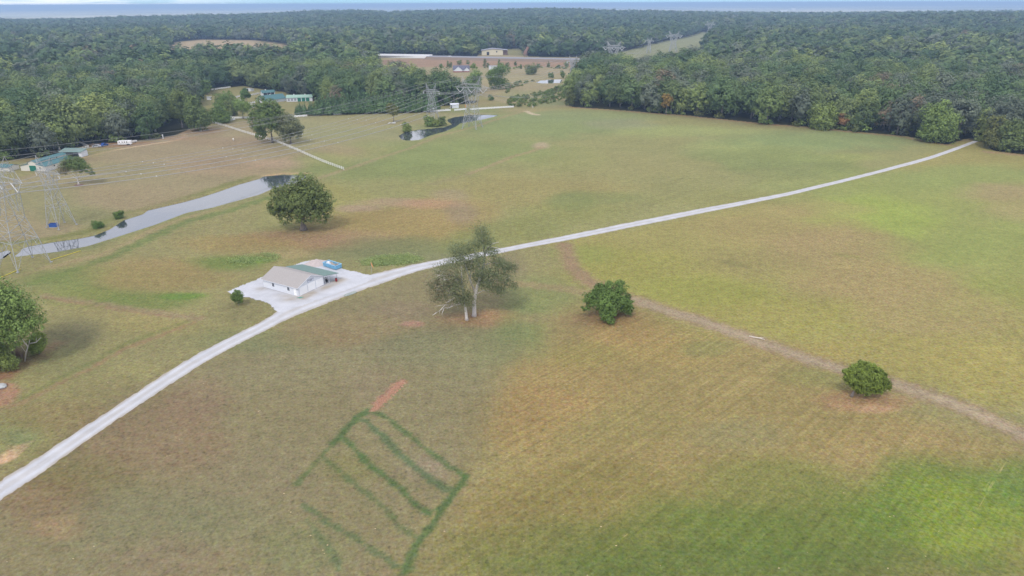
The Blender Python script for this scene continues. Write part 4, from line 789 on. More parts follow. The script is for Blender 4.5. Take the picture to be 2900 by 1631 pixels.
# ------------------------------------------------------------------ steel towers and their cables
def lattice(mb, A, B, n, th):
    """X bracing between two chords A (bottom, top) and B, n panels"""
    for k in range(n):
        a0, a1 = A[0].lerp(A[1], k/n), A[0].lerp(A[1], (k+1)/n); b0, b1 = B[0].lerp(B[1], k/n), B[0].lerp(B[1], (k+1)/n)
        mb.beam(a0, b1, th); mb.beam(b0, a1, th); mb.beam(a1, b1, th)
V3 = Vector
def tower(label, loc, rz, big=True, sc=1.0, wsc=1.0, group='steel power line towers', th=1.0):
    t = thing('power_tower', label, 'power tower', loc, rz, group)
    S = M['steel']
    if big: b0, zr, wr, zw, ww, zc, xo, xi, L, zt, zp, nleg = 5.0, 8.0, 3.9, 14.5, 2.6, 26.0, 5.6, 3.6, 11.8, 28.2, 33.0, 2
    else: b0, zr, wr, zw, ww, zc, xo, xi, L, zt, zp, nleg = 3.4, 7.5, 2.4, 13.2, 1.5, 19.0, 3.1, 1.9, 7.0, 20.2, 24.6, 2
    z_ = lambda z: z*sc
    wx = lambda w: w*wsc
    c4 = ((-1,-1),(1,-1),(1,1),(-1,1))
    for sx, sy in c4:
        mb = MB(); mb.beam((sx*wx(b0),sy*b0,-.3),(sx*wx(wr),sy*wr,z_(zr)),.26*th); mb.beam((sx*wx(wr),sy*wr,z_(zr)),(sx*wx(ww),sy*ww,z_(zw)),.24*th); mb.box(sx*wx(b0)-.3,sx*wx(b0)+.3,sy*b0-.3,sy*b0+.3,-.3,.25); mb.build('leg', S, t)
    mb = MB()
    for k in range(4):
        (ax, ay), (bx, by) = c4[k], c4[(k+1) % 4]
        P = lambda x, y, w, z: V3((x*wx(w), y*w, z_(z)))
        a0, b0_, a1, b1 = P(ax,ay,b0,0), P(bx,by,b0,0), P(ax,ay,wr,zr), P(bx,by,wr,zr); mid = (a1+b1)/2
        mb.beam(a0, mid, .14*th); mb.beam(b0_, mid, .14*th); mb.beam(a1, b1, .18*th)
        for f_ in (.4,.7): mb.beam(a0.lerp(mid,f_), a0.lerp(a1,f_), .09*th); mb.beam(b0_.lerp(mid,f_), b0_.lerp(b1,f_), .09*th); mb.beam(a0.lerp(mid,f_), a0.lerp(a1,min(1,f_+.3)), .08*th); mb.beam(b0_.lerp(mid,f_), b0_.lerp(b1,min(1,f_+.3)), .08*th)
        lattice(mb, (a1, P(ax,ay,ww,zw)), (b1, P(bx,by,ww,zw)), nleg, .12*th)
    mb.build('body_lattice', S, t)
    for s in (-1, 1):
        mb = MB(); wt = ww*.75
        ob = [V3((s*wx(ww),y*ww,z_(zw))) for y in (-1,1)]; ot = [V3((s*wx(xo),y*wt,z_(zc))) for y in (-1,1)]
        ib = [V3((-s*wx(.05) if big else -s*wx(ww),y*ww,z_(zw+(1.4 if big else .3)))) for y in (-1,1)]; it = [V3((s*wx(xi),y*wt,z_(zc))) for y in (-1,1)]
        for p, q in zip(ob+ib, ot+it): mb.beam(p, q, .2*th)
        n = 4 if big else 2
        for y in (0, 1): lattice(mb, (ob[y], ot[y]), (ib[y], it[y]), n, .09*th)
        lattice(mb, (ob[0], ot[0]), (ob[1], ot[1]), n-1, .07*th)
        mb.build('tower_arm', S, t)
    mb = MB(); wt = ww*.75
    for y in (-1, 1):
        mb.beam((-wx(L),0,z_(zc)),(-wx(xo),y*wt,z_(zc)),.18*th); mb.beam((-wx(xo),y*wt,z_(zc)),(wx(xo),y*wt,z_(zc)),.22*th); mb.beam((wx(xo),y*wt,z_(zc)),(wx(L),0,z_(zc)),.18*th)
        mb.beam((-wx(xo),y*wt,z_(zt)),(wx(xo),y*wt,z_(zt)),.2*th); mb.beam((-wx(xo),y*wt,z_(zt)),(-wx(L),0,z_(zc)),.14*th); mb.beam((wx(xo),y*wt,z_(zt)),(wx(L),0,z_(zc)),.14*th)
        n = 8
        for k in range(n):
            x0, x1 = wx(xo)*(2*k/n-1), wx(xo)*(2*(k+1)/n-1); mb.beam((x0,y*wt,z_(zc if k % 2 else zt)),(x1,y*wt,z_(zt if k % 2 else zc)),.11*th)
        for s in (-1, 1):
            for f_ in (.33,.66): e = V3((s*wx(xo),y*wt,z_(zc))).lerp(V3((s*wx(L),0,z_(zc))), f_); f2 = V3((s*wx(xo),y*wt,z_(zt))).lerp(V3((s*wx(L),0,z_(zc))), f_); mb.beam(e, f2, .1*th)
    for k in range(7): x = wx(xo)*(2*k/6-1); mb.beam((x,-wt,z_(zc)),(x,wt,z_(zc)),.1*th); mb.beam((x,-wt,z_(zt)),(x,wt,z_(zt)),.1*th)
    mb.build('crossarm', S, t)
    for s in (-1, 1):
        mb = MB(); tip = V3((s*wx(xo+.9),0,z_(zp)))
        B4 = [V3((s*wx(xo),-wt,z_(zt))), V3((s*wx(xo),wt,z_(zt))), V3((s*wx(xi),wt,z_(zt))), V3((s*wx(xi),-wt,z_(zt)))]
        for q in B4: mb.beam(q, tip, .13*th)
        for f_ in (.3,.6):
            R4 = [q.lerp(tip, f_) for q in B4]
            for k in range(4): mb.beam(R4[k], R4[(k+1) % 4], .08*th); mb.beam(B4[k] if f_ < .5 else B4[k].lerp(tip,.3), R4[(k+1) % 4], .08*th)
        mb.build('earth_wire_peak', S, t)
    att = []
    xs = (-8.1, 0, 8.1) if big else (-6.3, 0, 6.3)
    for x in xs:
        mb = MB(); drop = 3.1 if big else 1.7; hw = 2.6 if big else .5
        for s in (-1, 1):
            p, q = V3((wx(x)+s*hw,0,z_(zc)-.5)), V3((wx(x),0,z_(zc)-drop)); mb.tube([p, q], .17*th if big else .12*th, 6)
        mb.build('insulator', M['porcelain'], t); att.append(V3((wx(x),0,z_(zc)-drop-.1)))
    for s in (-1, 1): att.append(V3((s*wx(xo+.9),0,z_(zp))))
    rot = Matrix.Rotation(rz, 3, 'Z'); return [V3(loc)+rot@p for p in att]
def brg(a, b): d = b-a; return math.atan2(d.y, d.x)-math.pi/2
TA = [put(72,750), put(1338,362), put(1735,196), put(1905,147), put(2008,98), put(2080,72)]
TB = [put(175,640), put(1225,338), put(1621,228), put(1837,150), put(1957,100)]
labA = ['tall lattice steel tower cut by the left edge beside the canal', 'tall lattice steel tower standing over the upper pond', 'wide-armed steel tower rising behind the right wood by the highway', 'wide-armed steel tower at the foot of the far cleared corridor', 'wide-armed steel tower at the top of the far cleared corridor', 'farthest wide-armed steel tower on the wooded hill']
labB = ['slimmer steel tower above a blue trough by the canal', 'slimmer steel tower between the pine row and the upper pond', 'slimmer steel tower beside the small far pond in the meadow', 'slimmer steel tower at the foot of the far cleared corridor, left of the wide one', 'slimmer steel tower on the far corridor slope in front of the trees']
attA, attB = [], []
for i, p in enumerate(TA):
    d = brg(TA[max(i-1,0)], TA[min(i+1,len(TA)-1)]); attA.append(tower(labA[i], p, d, True, 1.05 if i == 0 else .98, 1.0 if i < 2 else 1.25, th=(.68,.85)[i] if i < 2 else 2.0))
for i, p in enumerate(TB):
    d = brg(TB[max(i-1,0)], TB[min(i+1,len(TB)-1)]); attB.append(tower(labB[i], p, d, False, 1.05 if i == 0 else 1.0, 1.0, th=(.62,.78)[i] if i < 2 else 1.7))
def cables(att, labels, grp, sag, rad, twin):
    back = [p-(att[1][2]-att[0][2] if True else p) for p in att[0]]
    for k in range(5):
        mb = MB(); chain = [back[k]]+[a[k] for a in att]
        for i in range(len(chain)-1):
            a, b = chain[i], chain[i+1]; L = (b-a).length; s_ = sag*(L/300)**2*(1 if k < 3 else .6); lat = (b-a).cross(V3((0,0,1))).normalized()
            n = 22 if i < 2 else 10; rad_ = rad if i < 2 else rad*1.3
            for off in ((-.23,.23) if (twin and k < 3 and i < 2) else (0,)):
                pts = [a.lerp(b, j/n)-V3((0,0,4*s_*(j/n)*(1-j/n)))+lat*off for j in range(n+1)]; mb.tube(pts, rad_ if k < 3 else rad_*.6, 4, False)
        o = mb.build('power_cable', M['wire'], None); tag(o, labels[k], 'cable', grp)
        if k < 3:
            for i in (0, 1):
                a, b = chain[i], chain[i+1]; s_ = sag*((b-a).length/300)**2
                for f_ in (.16,.32,.5,.68,.84):
                    q = a.lerp(b, f_)-V3((0,0,4*s_*f_*(1-f_))); MB().box(-.16,.16,-.16,.16,-.16,.16).build('spacer', M['porcelain'], o, False, q)
pos_ = ['left conductor', 'middle conductor', 'right conductor', 'left earth wire', 'right earth wire']
cables(attA, ['%s strung along the row of tall wide steel towers' % p for p in pos_], 'cables of the tall towers', 9.5, .06, True)
cables(attB, ['%s strung along the row of slimmer steel towers' % p for p in pos_], 'cables of the slim towers', 7.5, .075, False)
# ------------------------------------------------------------------ trees
def crown_mesh(name, lobes, n_leaf, leaf, mt, seed, clump=0.34, per=16, spiky=0.0, flat=1.0, fill=0.15, shell=0.72, aspect=1.0, jit=.36, tv=1.0, ew=.5, gw=.45):
    """leaf-sized faces gathered in clumps on the lobes of a crown; each clump has its own tint"""
    rg = np.random.default_rng(seed); lobes = [tuple(l)+(1.0,)*(5-len(l)) for l in lobes]
    wts = np.array([l[3]**2 for l in lobes]); wts = wts/wts.sum(); nc = max(8, n_leaf//per)
    li = rg.choice(len(lobes), nc, p=wts); Lc = np.array([l[:3] for l in lobes])[li]; Lr = np.array([l[3] for l in lobes])[li]; Lz = np.array([l[4] for l in lobes])[li]
    d = rg.normal(size=(nc, 3)); d[:, 2] += .25; d /= np.linalg.norm(d, axis=1)[:, None]
    rad = np.where(rg.random(nc) < fill, rg.random(nc)*shell, rg.uniform(shell, 1.08, nc))
    cc = Lc + d*(rad*Lr)[:, None]*np.column_stack([np.ones(nc), np.ones(nc), Lz]); cr_ = Lr*clump*rg.uniform(.6, 1.25, nc); ctint = 1+(rg.uniform(.72, 1.3, nc)-1)*tv
    ci = np.repeat(np.arange(nc), per); n = len(ci)
    e = rg.normal(size=(n, 3)); e /= np.linalg.norm(e, axis=1)[:, None]; e[:, 2] = e[:, 2]*.8+.12
    pos = cc[ci] + e*(cr_[ci]*rg.uniform(.45, 1.0, n)**.6)[:, None]
    if spiky: pos += d[ci]*(rg.random(n)*cr_[ci]*spiky)[:, None]
    cen = np.array([l[:3] for l in lobes]).mean(0); gd = pos-cen; gd /= np.linalg.norm(gd, axis=1)[:, None]+1e-9
    nr = e*ew + d[ci]*.35 + gd*gw + rg.normal(size=(n, 3))*jit; nr[:, 2] += .25; nr /= np.linalg.norm(nr, axis=1)[:, None]
    u = np.cross(nr, rg.normal(size=(n, 3))); 
    if spiky: u = d[ci]+e*.5+rg.normal(size=(n,3))*.2; u -= nr*(u*nr).sum(1)[:, None]
    u /= np.linalg.norm(u, axis=1)[:, None]+1e-9; v = np.cross(nr, u)
    s = leaf*rg.uniform(.55, 1.35, n); su = u*(s*.5*aspect)[:, None]; sv = v*(s*.5/aspect*rg.uniform(.6,1.0,n))[:, None]
    P = np.stack([pos-su*1.0, pos+sv*.9-su*.1, pos+su*1.0, pos-sv*.9+su*.1], 1)
    P[:, [1, 3]] += (nr*(s*.12)[:, None])[:, None, :]
    keep = P[:, :, 2].min(1) > .05; P = P[keep]; tint = (ctint[ci]*rg.uniform(.86, 1.14, n))[keep]; n = len(P)
    me = bpy.data.meshes.new(name); me.vertices.add(n*4); me.vertices.foreach_set('co', P.astype(np.float32).ravel())
    me.loops.add(n*4); me.loops.foreach_set('vertex_index', np.arange(n*4, dtype=np.int32)); me.polygons.add(n); me.polygons.foreach_set('loop_start', np.arange(0, n*4, 4, dtype=np.int32)); me.update(calc_edges=True)
    a = me.attributes.new('tint', 'FLOAT', 'FACE'); a.data.foreach_set('value', tint.astype(np.float32)); me.materials.append(mt); return me
def trunk_mesh(name, base_r, h, limbs, mt, lean=(0,0), seed=1, flare=1.5):
    """tapered trunk with limbs reaching to the lobes (limbs: end points)"""
    rg = random.Random(seed); mb = MB(); top = Vector((lean[0], lean[1], h)); k = 6
    sp = [Vector((lean[0]*(i/k)**1.3+rg.uniform(-.08,.08)*h*.05, lean[1]*(i/k)**1.3, h*i/k)) for i in range(k+1)]
    mb.tube(sp, [base_r*(flare if i == 0 else 1.05 if i == 1 else 1-.55*i/k) for i in range(k+1)], 8)
    for (x, y, z) in limbs:
        e = Vector((x, y, z)); t = min(.98, max(.3, (z/h)*.45 if z < h*2 else .95)); i = min(k-1, int(t*k)); s = sp[i].lerp(sp[i+1], t*k-i); r = base_r*(.5-.25*t)
        m1 = s.lerp(e, .4)+Vector((rg.uniform(-.4,.4), rg.uniform(-.4,.4), rg.uniform(-.1,.5))); m2 = s.lerp(e, .72)+Vector((rg.uniform(-.4,.4), rg.uniform(-.4,.4), rg.uniform(0,.5)))
        mb.tube([s, m1, m2, e], [r, r*.7, r*.45, r*.18], 6)
        for q in range(2):
            f = m2+Vector((rg.uniform(-1,1), rg.uniform(-1,1), rg.uniform(0,.8)))*(e-s).length*.28; mb.tube([m1.lerp(m2,.6), m1.lerp(f,.6), f], [r*.4, r*.26, r*.08], 4)
    return mb.mesh(name, mt, True)
LV = dict(oak=leaf_mat('oak_leaves', (.165,.215,.066), .0), syc=leaf_mat('grey_green_leaves', (.205,.23,.115), .0, .35), dark=leaf_mat('dark_glossy_leaves', (.160,.235,.058), .0), cedar=leaf_mat('cedar_needles', (.22,.29,.055), .0), edge=leaf_mat('broad_leaves', (.225,.30,.082), .0),
          bright=leaf_mat('bright_leaves', (.16,.24,.06), .05, .35), brown=leaf_mat('browning_leaves', (.27,.235,.14), .0), yell=leaf_mat('yellowing_leaves', (.17,.19,.06), .1), weeds=leaf_mat('tall_weeds', (.37,.45,.17), .1, .5))
def tree(name, label, px, py, lobes, n, leaf, mt, trunk, cat='tree', seed=1, rz=0.0, group=None, bark='bark', **kw):
    t = thing(name, label, cat, put(px, py), rz, group)
    link('trunk', trunk_mesh('trunk', trunk[0], trunk[1], trunk[2], M[bark], trunk[3] if len(trunk) > 3 else (0,0), seed), t)
    link('crown', crown_mesh('crown', lobes, n, leaf, mt, seed, **kw), t); return t
OAK = [(2.2,0,17.0,3.7),(-1.6,1,14.6,3.8),(5.6,-.5,14.6,3.4),(-6.8,0,13.0,3.4),(-8.0,-1,8.8,3.2),(-4.4,-3,10,3.6),(.8,-3.4,10.5,3.8),(5,2,11,4.2),(8.4,0,11.0,3.3),(9.2,-1,7.4,2.9),(4.4,-3,6.6,3.0),(-5.2,-2,6.0,2.7),(0,3,11,4.4),(-4,4,9.5,4),(5,4,8.5,4),(-9.4,1,6.6,2.2),(1,-4,6.4,2.6),(7.6,-2,4.4,2.0)]
tree('oak_tree', 'big round dark green oak standing alone between the canal and the white garage', 860, 652, OAK, 26000, .55, LV['oak'], (1.05, 9, [(2,0,16),(-6.5,0,12),(8,0,10.5),(5,3,12),(-4,3,10),(-4,-2,9),(4,-2,8),(0,-3,10)]), seed=11, clump=.36, per=20)
# two pale-barked trees side by side
SYC = [(2.2,.5,22.5,2.2),(3.6,0,20,2.2),(1.0,0,19.5,2.1),(4.8,.5,17.5,2.0),(-1.8,1,17.6,2.2),(-4.6,0,18.4,1.9),(-3.4,1,15.5,2.0),(1.4,-1,16.0,2.3),(6.6,0,14.8,2.0),(8.6,0,13.6,1.9),(10.2,.5,13.0,1.4),(5.2,-1,12.2,2.2),(7.8,-1,11.4,2.0),(2.0,-1.5,12.6,2.4),(8.8,0,9.2,1.8),(5.4,-1,8.4,2.0),(3.2,-1.2,9.4,2.2),(6.8,.5,6.6,1.5),(-1.0,2,13,2.2),(1,2.5,9.5,2.2),(10.4,-.5,8.6,1.2)]
t = thing('sycamore_tree', 'tall sparse tree with white forked trunk, right one of the pale pair by the road', 'tree', put(1343,895))
link('crown', crown_mesh('crown', SYC, 16500, .31, LV['syc'], 5, clump=.9, per=12, fill=.55, shell=.5), t)
mb = MB()
mb.tube([(0,0,-.2),(.05,0,.8),(.1,0,4),(.5,0,6.5),(1.4,0,9.5),(2.7,.1,14),(3.0,.2,17)], [.72,.54,.46,.41,.36,.30,.24], 9)
for pts, r in (([(3.0,.2,17),(3.6,.3,18.5),(5.2,.3,19.8),(6.6,.2,20.2)], .2),([(2.9,.2,16.5),(3.8,0,18.2),(4.9,.2,18.9),(6.9,0,18.6)], .17),([(3.0,.2,17),(2.6,.3,20),(2.4,.4,23.5)], .16),([(2.2,.1,12),(1.2,.4,15),(.3,.4,19)], .2),([(1.2,0,8.8),(3.2,-.2,10.0),(6.0,-.4,10.4),(8.6,-.3,11.6)], .17),([(6.0,-.4,10.4),(7.8,-.6,10.2),(9.6,-.4,11.2)], .1),([(.5,0,6),(2.2,-.2,7.2),(4.2,-.4,7.4)], .16),([(.4,0,6.6),(-.8,.4,10),(-2.2,.8,15),(-3.8,.2,18)], .26),([(-.8,.4,10),(-.4,1,14),(.2,1,17)], .18),([(2.7,.1,14),(4.8,.2,14.8),(7.8,.2,14.2),(10,.4,13.4)], .15),([(3.0,.2,9.8),(5.5,.5,9.0),(8.4,.1,9.6)], .12)):
    mb.tube(pts, [r*(1-.75*i/(len(pts)-1)) for i in range(len(pts))], 6)
mb.build('trunk', M['white_bark'], t, True)
S2 = [(-.6,0,17.2,2.0),(-2.8,-.5,15.8,2.1),(-5.0,0,14.6,1.9),(-6.8,0,13.4,1.7),(-1.2,-1,13.2,2.2),(-3.6,-1,12.0,2.2),(-6.0,-.5,10.6,2.2),(-7.8,0,9.6,1.9),(-1.4,-1.2,9.8,2.2),(.6,-1.4,7.8,1.8),(-3.6,-1.4,8.4,2.2),(-6.4,-1,7.0,2.0),(-8.2,-.5,6.2,1.6),(-1.2,-1.2,6.2,1.7),(-3.2,1.5,10,2.4),(-5.5,1.5,8,2.2),(-4.6,-1,5.2,1.4),(-9.4,0,8,1.2)]
t = thing('sycamore_tree', 'slimmer browner tree with mottled trunk, left one of the pale pair by the road', 'tree', put(1322,907))
link('crown', crown_mesh('crown', S2[:12]+S2[13:15]+[(-.5,-1.2,5.4,1.7),(1.0,-1.4,6.4,1.8),(-2.4,-1.4,6.6,1.9),(1.6,-1.2,4.6,1.2)], 9500, .30, LV['syc'], 8, clump=.9, per=10, fill=.5, shell=.5), t); link('crown_dry_part', crown_mesh('crown', [S2[6],S2[7],S2[11],S2[12],S2[15],S2[16],S2[17],S2[5]], 3600, .26, LV['brown'], 18, clump=1.0, per=10, fill=.4, shell=.4), t)
mb = MB(); mb.tube([(0,0,-.2),(-.05,0,.8),(-.25,0,3.4),(-.5,0,6),(-.9,-.2,10),(-.9,-.3,15)], [.52,.38,.32,.28,.22,.1], 8)
rr = random.Random(3)
for k in range(16):
    z = rr.uniform(4,11); a = rr.uniform(2.2,4.2); L = rr.uniform(4,7.5); s = Vector((-.4-z*.03,0,z)); e = s+Vector((math.cos(a)*L, math.sin(a)*L*.6, rr.uniform(-1.2,3.5))); m1 = s.lerp(e,.5)+Vector((0,0,rr.uniform(.2,.9))); mb.tube([s,m1,e],[.12,.08,.03],5)
    for q in range(3): f = m1.lerp(e, rr.random())+Vector((rr.uniform(-1.4,.6),rr.uniform(-1,1),rr.uniform(-.9,1.2))); mb.tube([m1.lerp(e,.3*q), f],[.05,.015],4)
mb.build('trunk', M['white_bark'], t, True)
# dead pale branches drooping low on the left
mb = MB()
for q in ([(-.5,0,4.6),(-3.2,-.6,4.4),(-5.6,-.8,3.8),(-7.6,-1,2.6)],[(-5.6,-.8,3.8),(-6.2,-.9,2.2),(-6.0,-.9,1.4)],[(-3.2,-.6,4.4),(-5.2,-1.2,4.9),(-7.8,-1.4,4.6)],[(-2.0,-.5,6.2),(-2.2,-.6,4.4),(-2.1,-.6,3.2)],[(-7.6,-1,2.6),(-8.6,-1.1,1.9)],[(-5.2,-1.2,4.9),(-6.6,-1.3,3.4),(-6.9,-1.3,2.2)]): mb.tube(q, [.11-.08*i/(len(q)-1) for i in range(len(q))], 5)
mb.build('dead_branch', M['white_bark'], t, True)
rr = random.Random(12); L_ = []
for k in range(26):
    a = rr.uniform(0, 6.28); q = rr.uniform(.7, 1.08); z = rr.uniform(1.4, 8.0); rmax = 5.9*math.sqrt(max(0.05, 1-((z-3.4)/5.6)**2)); L_.append((math.cos(a)*rmax*.84*q, math.sin(a)*rmax*.84*q, z, rr.uniform(.9,1.75)))
tree('round_tree', 'dense round dark green tree with foliage down to the grass beside the dirt track', 1723, 897, L_+[(0,0,4.6,3.4),(-.4,0,8.8,1.1),(-6.0,-.5,2.9,1.0)], 22000, .38, LV['dark'], (.4, 4, [(2,0,6),(-2,0,6),(0,2,5)]), seed=21, clump=.42, per=18)
L_ = [(1.0,0,6.9,1.1),(2.4,0,6.4,1.3),(-.4,0,6.2,1.2),(-1.8,0,5.3,1.0),(3.8,0,5.4,1.3),(.6,-.5,5.0,1.5),(2.6,-.6,4.6,1.6),(-1.2,-.3,4.3,1.1),(5.0,0,4.2,1.3),(1.0,-.8,3.4,1.4),(3.4,-.8,3.2,1.4),(6.2,0,3.0,1.1),(0,-.4,3.0,.9),(4.8,-.6,2.3,1.1),(2.4,-.8,2.0,1.1),(7.0,0,2.1,.7),(1.2,1.2,4.6,1.7),(3.6,1.2,4,1.7),(1.2,-.3,1.7,.7),(-2.4,0,5.9,.5),(.2,0,7.9,.45),(5.6,0,5.0,.5)]; L_ = [(a, b, c, r*.8) for a, b, c, r in L_]
tree('cedar_tree', 'bushy yellow-green cedar leaning right, alone beside the dirt track near the right edge', 2412, 1123, L_, 18000, .36, LV['cedar'], (.26, 3.2, [(3.6,0,5),(0,0,6),(5,0,3),(1.2,1,4)], (.8,0)), seed=31, clump=.42, per=16, spiky=1.3, aspect=1.8)
# big tree at the left edge with its undergrowth
bp_ = put(20, 1030); rr = random.Random(5)
L_ = [(-2,0,16.5,3.2),(1.6,0,15.2,2.8),(-5,0,15.5,3.2),(4.0,0,12.8,2.8),(5.6,0,10.4,2.4),(2.0,-2.5,12,3.0),(-2,-3,12.5,3.4),(5.0,-1.5,8.0,2.2),(1.5,-3,8.4,2.6),(-2.5,-3.2,8.6,3.0),(-6,-1,11,3.4),(2,2,11,3.6),(-3,3,10,4),(7.0,0,8.8,1.4),(3.4,-2.2,6.4,1.8)]; L_ = [(q[0]*1.34+.4, q[1]*1.2, q[2]*1.16, q[3]*1.26) for q in L_]
tree('edge_tree', 'large leafy green tree cut off by the left edge of the picture', 20, 1030, L_, 30000, .46, LV['edge'], (.7, 8, [(-2,0,15),(4,0,12),(5,0,9),(-5,0,13),(2,-2,11)]), seed=41, clump=.38, per=18)
tree('shrub', 'rounded green shrub at the foot of the left edge tree, above the bare soil', 8, 1046, [(0,0,3.2,2.6),(2.4,-.4,2.0,1.8),(-2.4,0,2.6,2.2),(1.2,-.8,4.4,1.7)], 9000, .32, LV['edge'], (.2, 2, [(1,0,3)]), 'shrub', seed=42, clump=.4)
tree('shrub', 'olive shrub standing right of the bare twigs under the left edge tree', 112, 1002, [(0,0,2.6,1.8),(.8,0,4.2,1.3),(-.6,-.4,1.6,1.3)], 4600, .32, LV['cedar'], (.12, 2, [(.5,0,3)]), 'shrub', seed=43, clump=.4)
t = thing('dead_tree', 'pale leafless forked sapling leaning out under the left edge tree', 'dead tree', put(70,1022)); mb = MB()
for q in ([(0,0,0),(.9,0,2.2),(2.4,-.2,4.6),(3.4,-.2,6.8)],[(2.4,-.2,4.6),(4.2,-.3,5.0),(5.6,-.3,6.2)],[(1.9,-.2,3.9),(1.0,0,5.6),(.4,0,7.0)],[(3.4,-.2,6.8),(3.0,-.2,8.0)],[(3.4,-.2,6.8),(4.3,-.2,7.6)],[(.9,0,2.2),(.2,0,4.2)],[(4.2,-.3,5),(4.6,-.3,6.4)],[(1.0,0,5.6),(1.4,0,6.8)]): mb.tube(q, [.16*(1-.7*i/(len(q)-1))*(1 if len(q) > 2 else .4) for i in range(len(q))], 6)
mb.build('trunk', M['white_bark'], t, True)
mb = MB(); rr = random.Random(8)
for k in range(150):
    x = rr.gauss(0,1.5); y = rr.gauss(0,.8); h = rr.uniform(1.6,4.4); e = (x+rr.uniform(-.9,.9), y+rr.uniform(-.5,.5), h); mb.tube([(x*.5,y*.5,0),(x*.8,y*.8,h*.5),e],[.03,.022,.01],3,False)
tag(mb.build('dry_bush', M['twig'], None, False, put(52,1012)), 'reddish leafless bush between the shrubs under the left edge tree', 'bush')
tree('young_tree', 'small bright green tree on the lawn at the left end of the gravel yard', 676, 865, [(0,0,2.6,1.3),(.7,0,3.2,1.0),(-.8,0,2.4,1.0),(.1,-.3,3.7,.8),(-.4,.4,1.7,1.1),(.7,-.4,1.9,1.0)], 4200, .26, LV['bright'], (.08, 1.6, [(.5,0,3),(-.5,0,2.8),(0,.3,3)]), seed=51, clump=.45, per=12)
t = tree('young_tree', 'spreading olive and reddish tree in a mulch ring in front of the horse barn', 223, 522, [tuple(v*1.15 for v in q) for q in [(-1,0,9.2,2.2),(2,0,8.6,2.2),(4,0,7.2,1.8),(-3,0,8.0,1.8),(.6,-1,7.4,2.2),(5.6,0,5.6,1.2),(6.6,0,4.6,.9),(1,1.5,8,2),(3.2,-.6,5.8,1.3)]], 8000, .42, LV['oak'], (.34, 4, [(-3,0,7.5),(2,0,8),(4.5,0,6),(0,1,8),(-5,0,5.5),(6,0,4.4)]), seed=61, bark='white_bark', clump=.42, per=14)
link('crown_reddish_part', crown_mesh('crown', [(-3.6,0,10.2,1.9),(-5.8,0,7.2,1.9),(-4.4,-.6,5.8,1.6),(-7.0,0,5.4,1.4),(-3.0,0,7.6,1.7)], 2400, .38, LV['brown'], 62, clump=.5, per=10, fill=.4), t)
mb = MB(); mb.tube([(0,0,-.05),(0,0,.06)], 1.9, 20); tag(mb.build('mulch_ring', M['mulch'], None, False, put(223,523)), 'round bed of dark mulch under the spreading reddish tree', 'mulch bed')
TALL = [tuple(v*1.25 for v in q) for q in [(-2,0,17,3.6),(2,0,16.4,3.4),(-5,0,14,3.6),(4.4,0,13.4,3.4),(-1,-2.5,13,3.8),(-6,-1,10,3.6),(2,-2.6,9.5,3.6),(-2,-3,8,3.6),(4,-1,8.6,3),(-5,-1,5.8,3),(0,3,12,4.5),(-4,-2,4.0,2.4)]]
tree('field_tree', 'taller left tree of the dark pair beside the long white fence', 772, 404, TALL, 12000, .85, LV['oak'], (.7, 7, [(-2,0,16),(4,0,13),(-5,0,12)]), seed=71, clump=.36, per=16)
tree('field_tree', 'lower greyer right tree of the dark pair beside the long white fence', 824, 407, [tuple(v*1.2 for v in q) for q in [(0,0,11,3.2),(3,0,9.6,3.0),(-3,0,9,3.2),(5,0,7.2,2.4),(1,-2,7.4,3.4),(-3,-1,5.8,3),(4,-1,4.8,2.6),(0,2,8,4),(-1,-2,3.6,2.4)]], 9000, .75, LV['syc'], (.5, 5, [(0,0,10),(3,0,8),(-3,0,8)]), seed=72, clump=.38, per=16, fill=.25)
def simple(px, py, w, h, mt, label, name='field_tree', n=1600, leaf=.6, seed=1, trunk=True, cat='tree', low=.25, group=None):
    n = int(n*2.2); leaf *= 1.1
    rr = random.Random(seed); r = w/2; L = []
    for k in range(9):
        a = rr.uniform(0,6.28); z = h*(low+.12+(1-low-.25)*rr.random()); q = r*.62*math.sqrt(max(.1, 1-((z-h*(.5+low*.4))/(h*.55))**2)); L.append((math.cos(a)*q, math.sin(a)*q, z, r*.48))
    if low < .1:
        for k in range(5): L.append((math.cos(k*1.26)*r*.5, math.sin(k*1.26)*r*.5, h*.17+r*.1, r*.44))
    L.append((0,0,h-r*.45,r*.42)); L.append((0,0,h*(.45+low*.4),r*.7))
    return tree(name, label, px, py, L, n, leaf, mt, (max(.08,h*.022), h*.5, [(r*.4,0,h*.7),(-r*.4,0,h*.65)]), cat, seed, group=group, clump=.42, per=12)
simple(1115, 347, 8, 13.5, LV['yell'], 'slender yellow-green tree alone above a white plank in the far paddock', seed=81, leaf=.55, low=.3)
simple(1153, 372, 6, 5.5, LV['edge'], 'small rounded bush at the near left bank of the upper pond', 'bank_bush', seed=82, cat='bush', low=.05)
simple(1216, 358, 7.5, 7, LV['edge'], 'largest leftmost bush of three on the upper pond bank', 'bank_bush', seed=83, cat='bush', low=.05)
simple(1236, 358, 6, 4.4, LV['edge'], 'lowest middle bush of three on the upper pond bank', 'bank_bush', seed=84, cat='bush', low=.05, n=1000)
simple(1253, 356, 6, 5.6, LV['oak'], 'rightmost bush of three on the upper pond bank', 'bank_bush', seed=85, cat='bush', low=.05, n=1000)
simple(337, 618, 3.8, 2.6, LV['bright'], 'bright green bush on the far canal bank, right one of two', 'bank_bush', seed=86, cat='bush', low=.05, leaf=.28)
simple(279, 645, 4.2, 2.2, LV['bright'], 'bright green bush on the far canal bank, left one of two', 'bank_bush', seed=87, cat='bush', low=.05, leaf=.28)
simple(1504, 211, 15, 10.5, LV['oak'], 'square dark tree alone in the meadow left of the small far pond', seed=88, leaf=.9, low=.05)
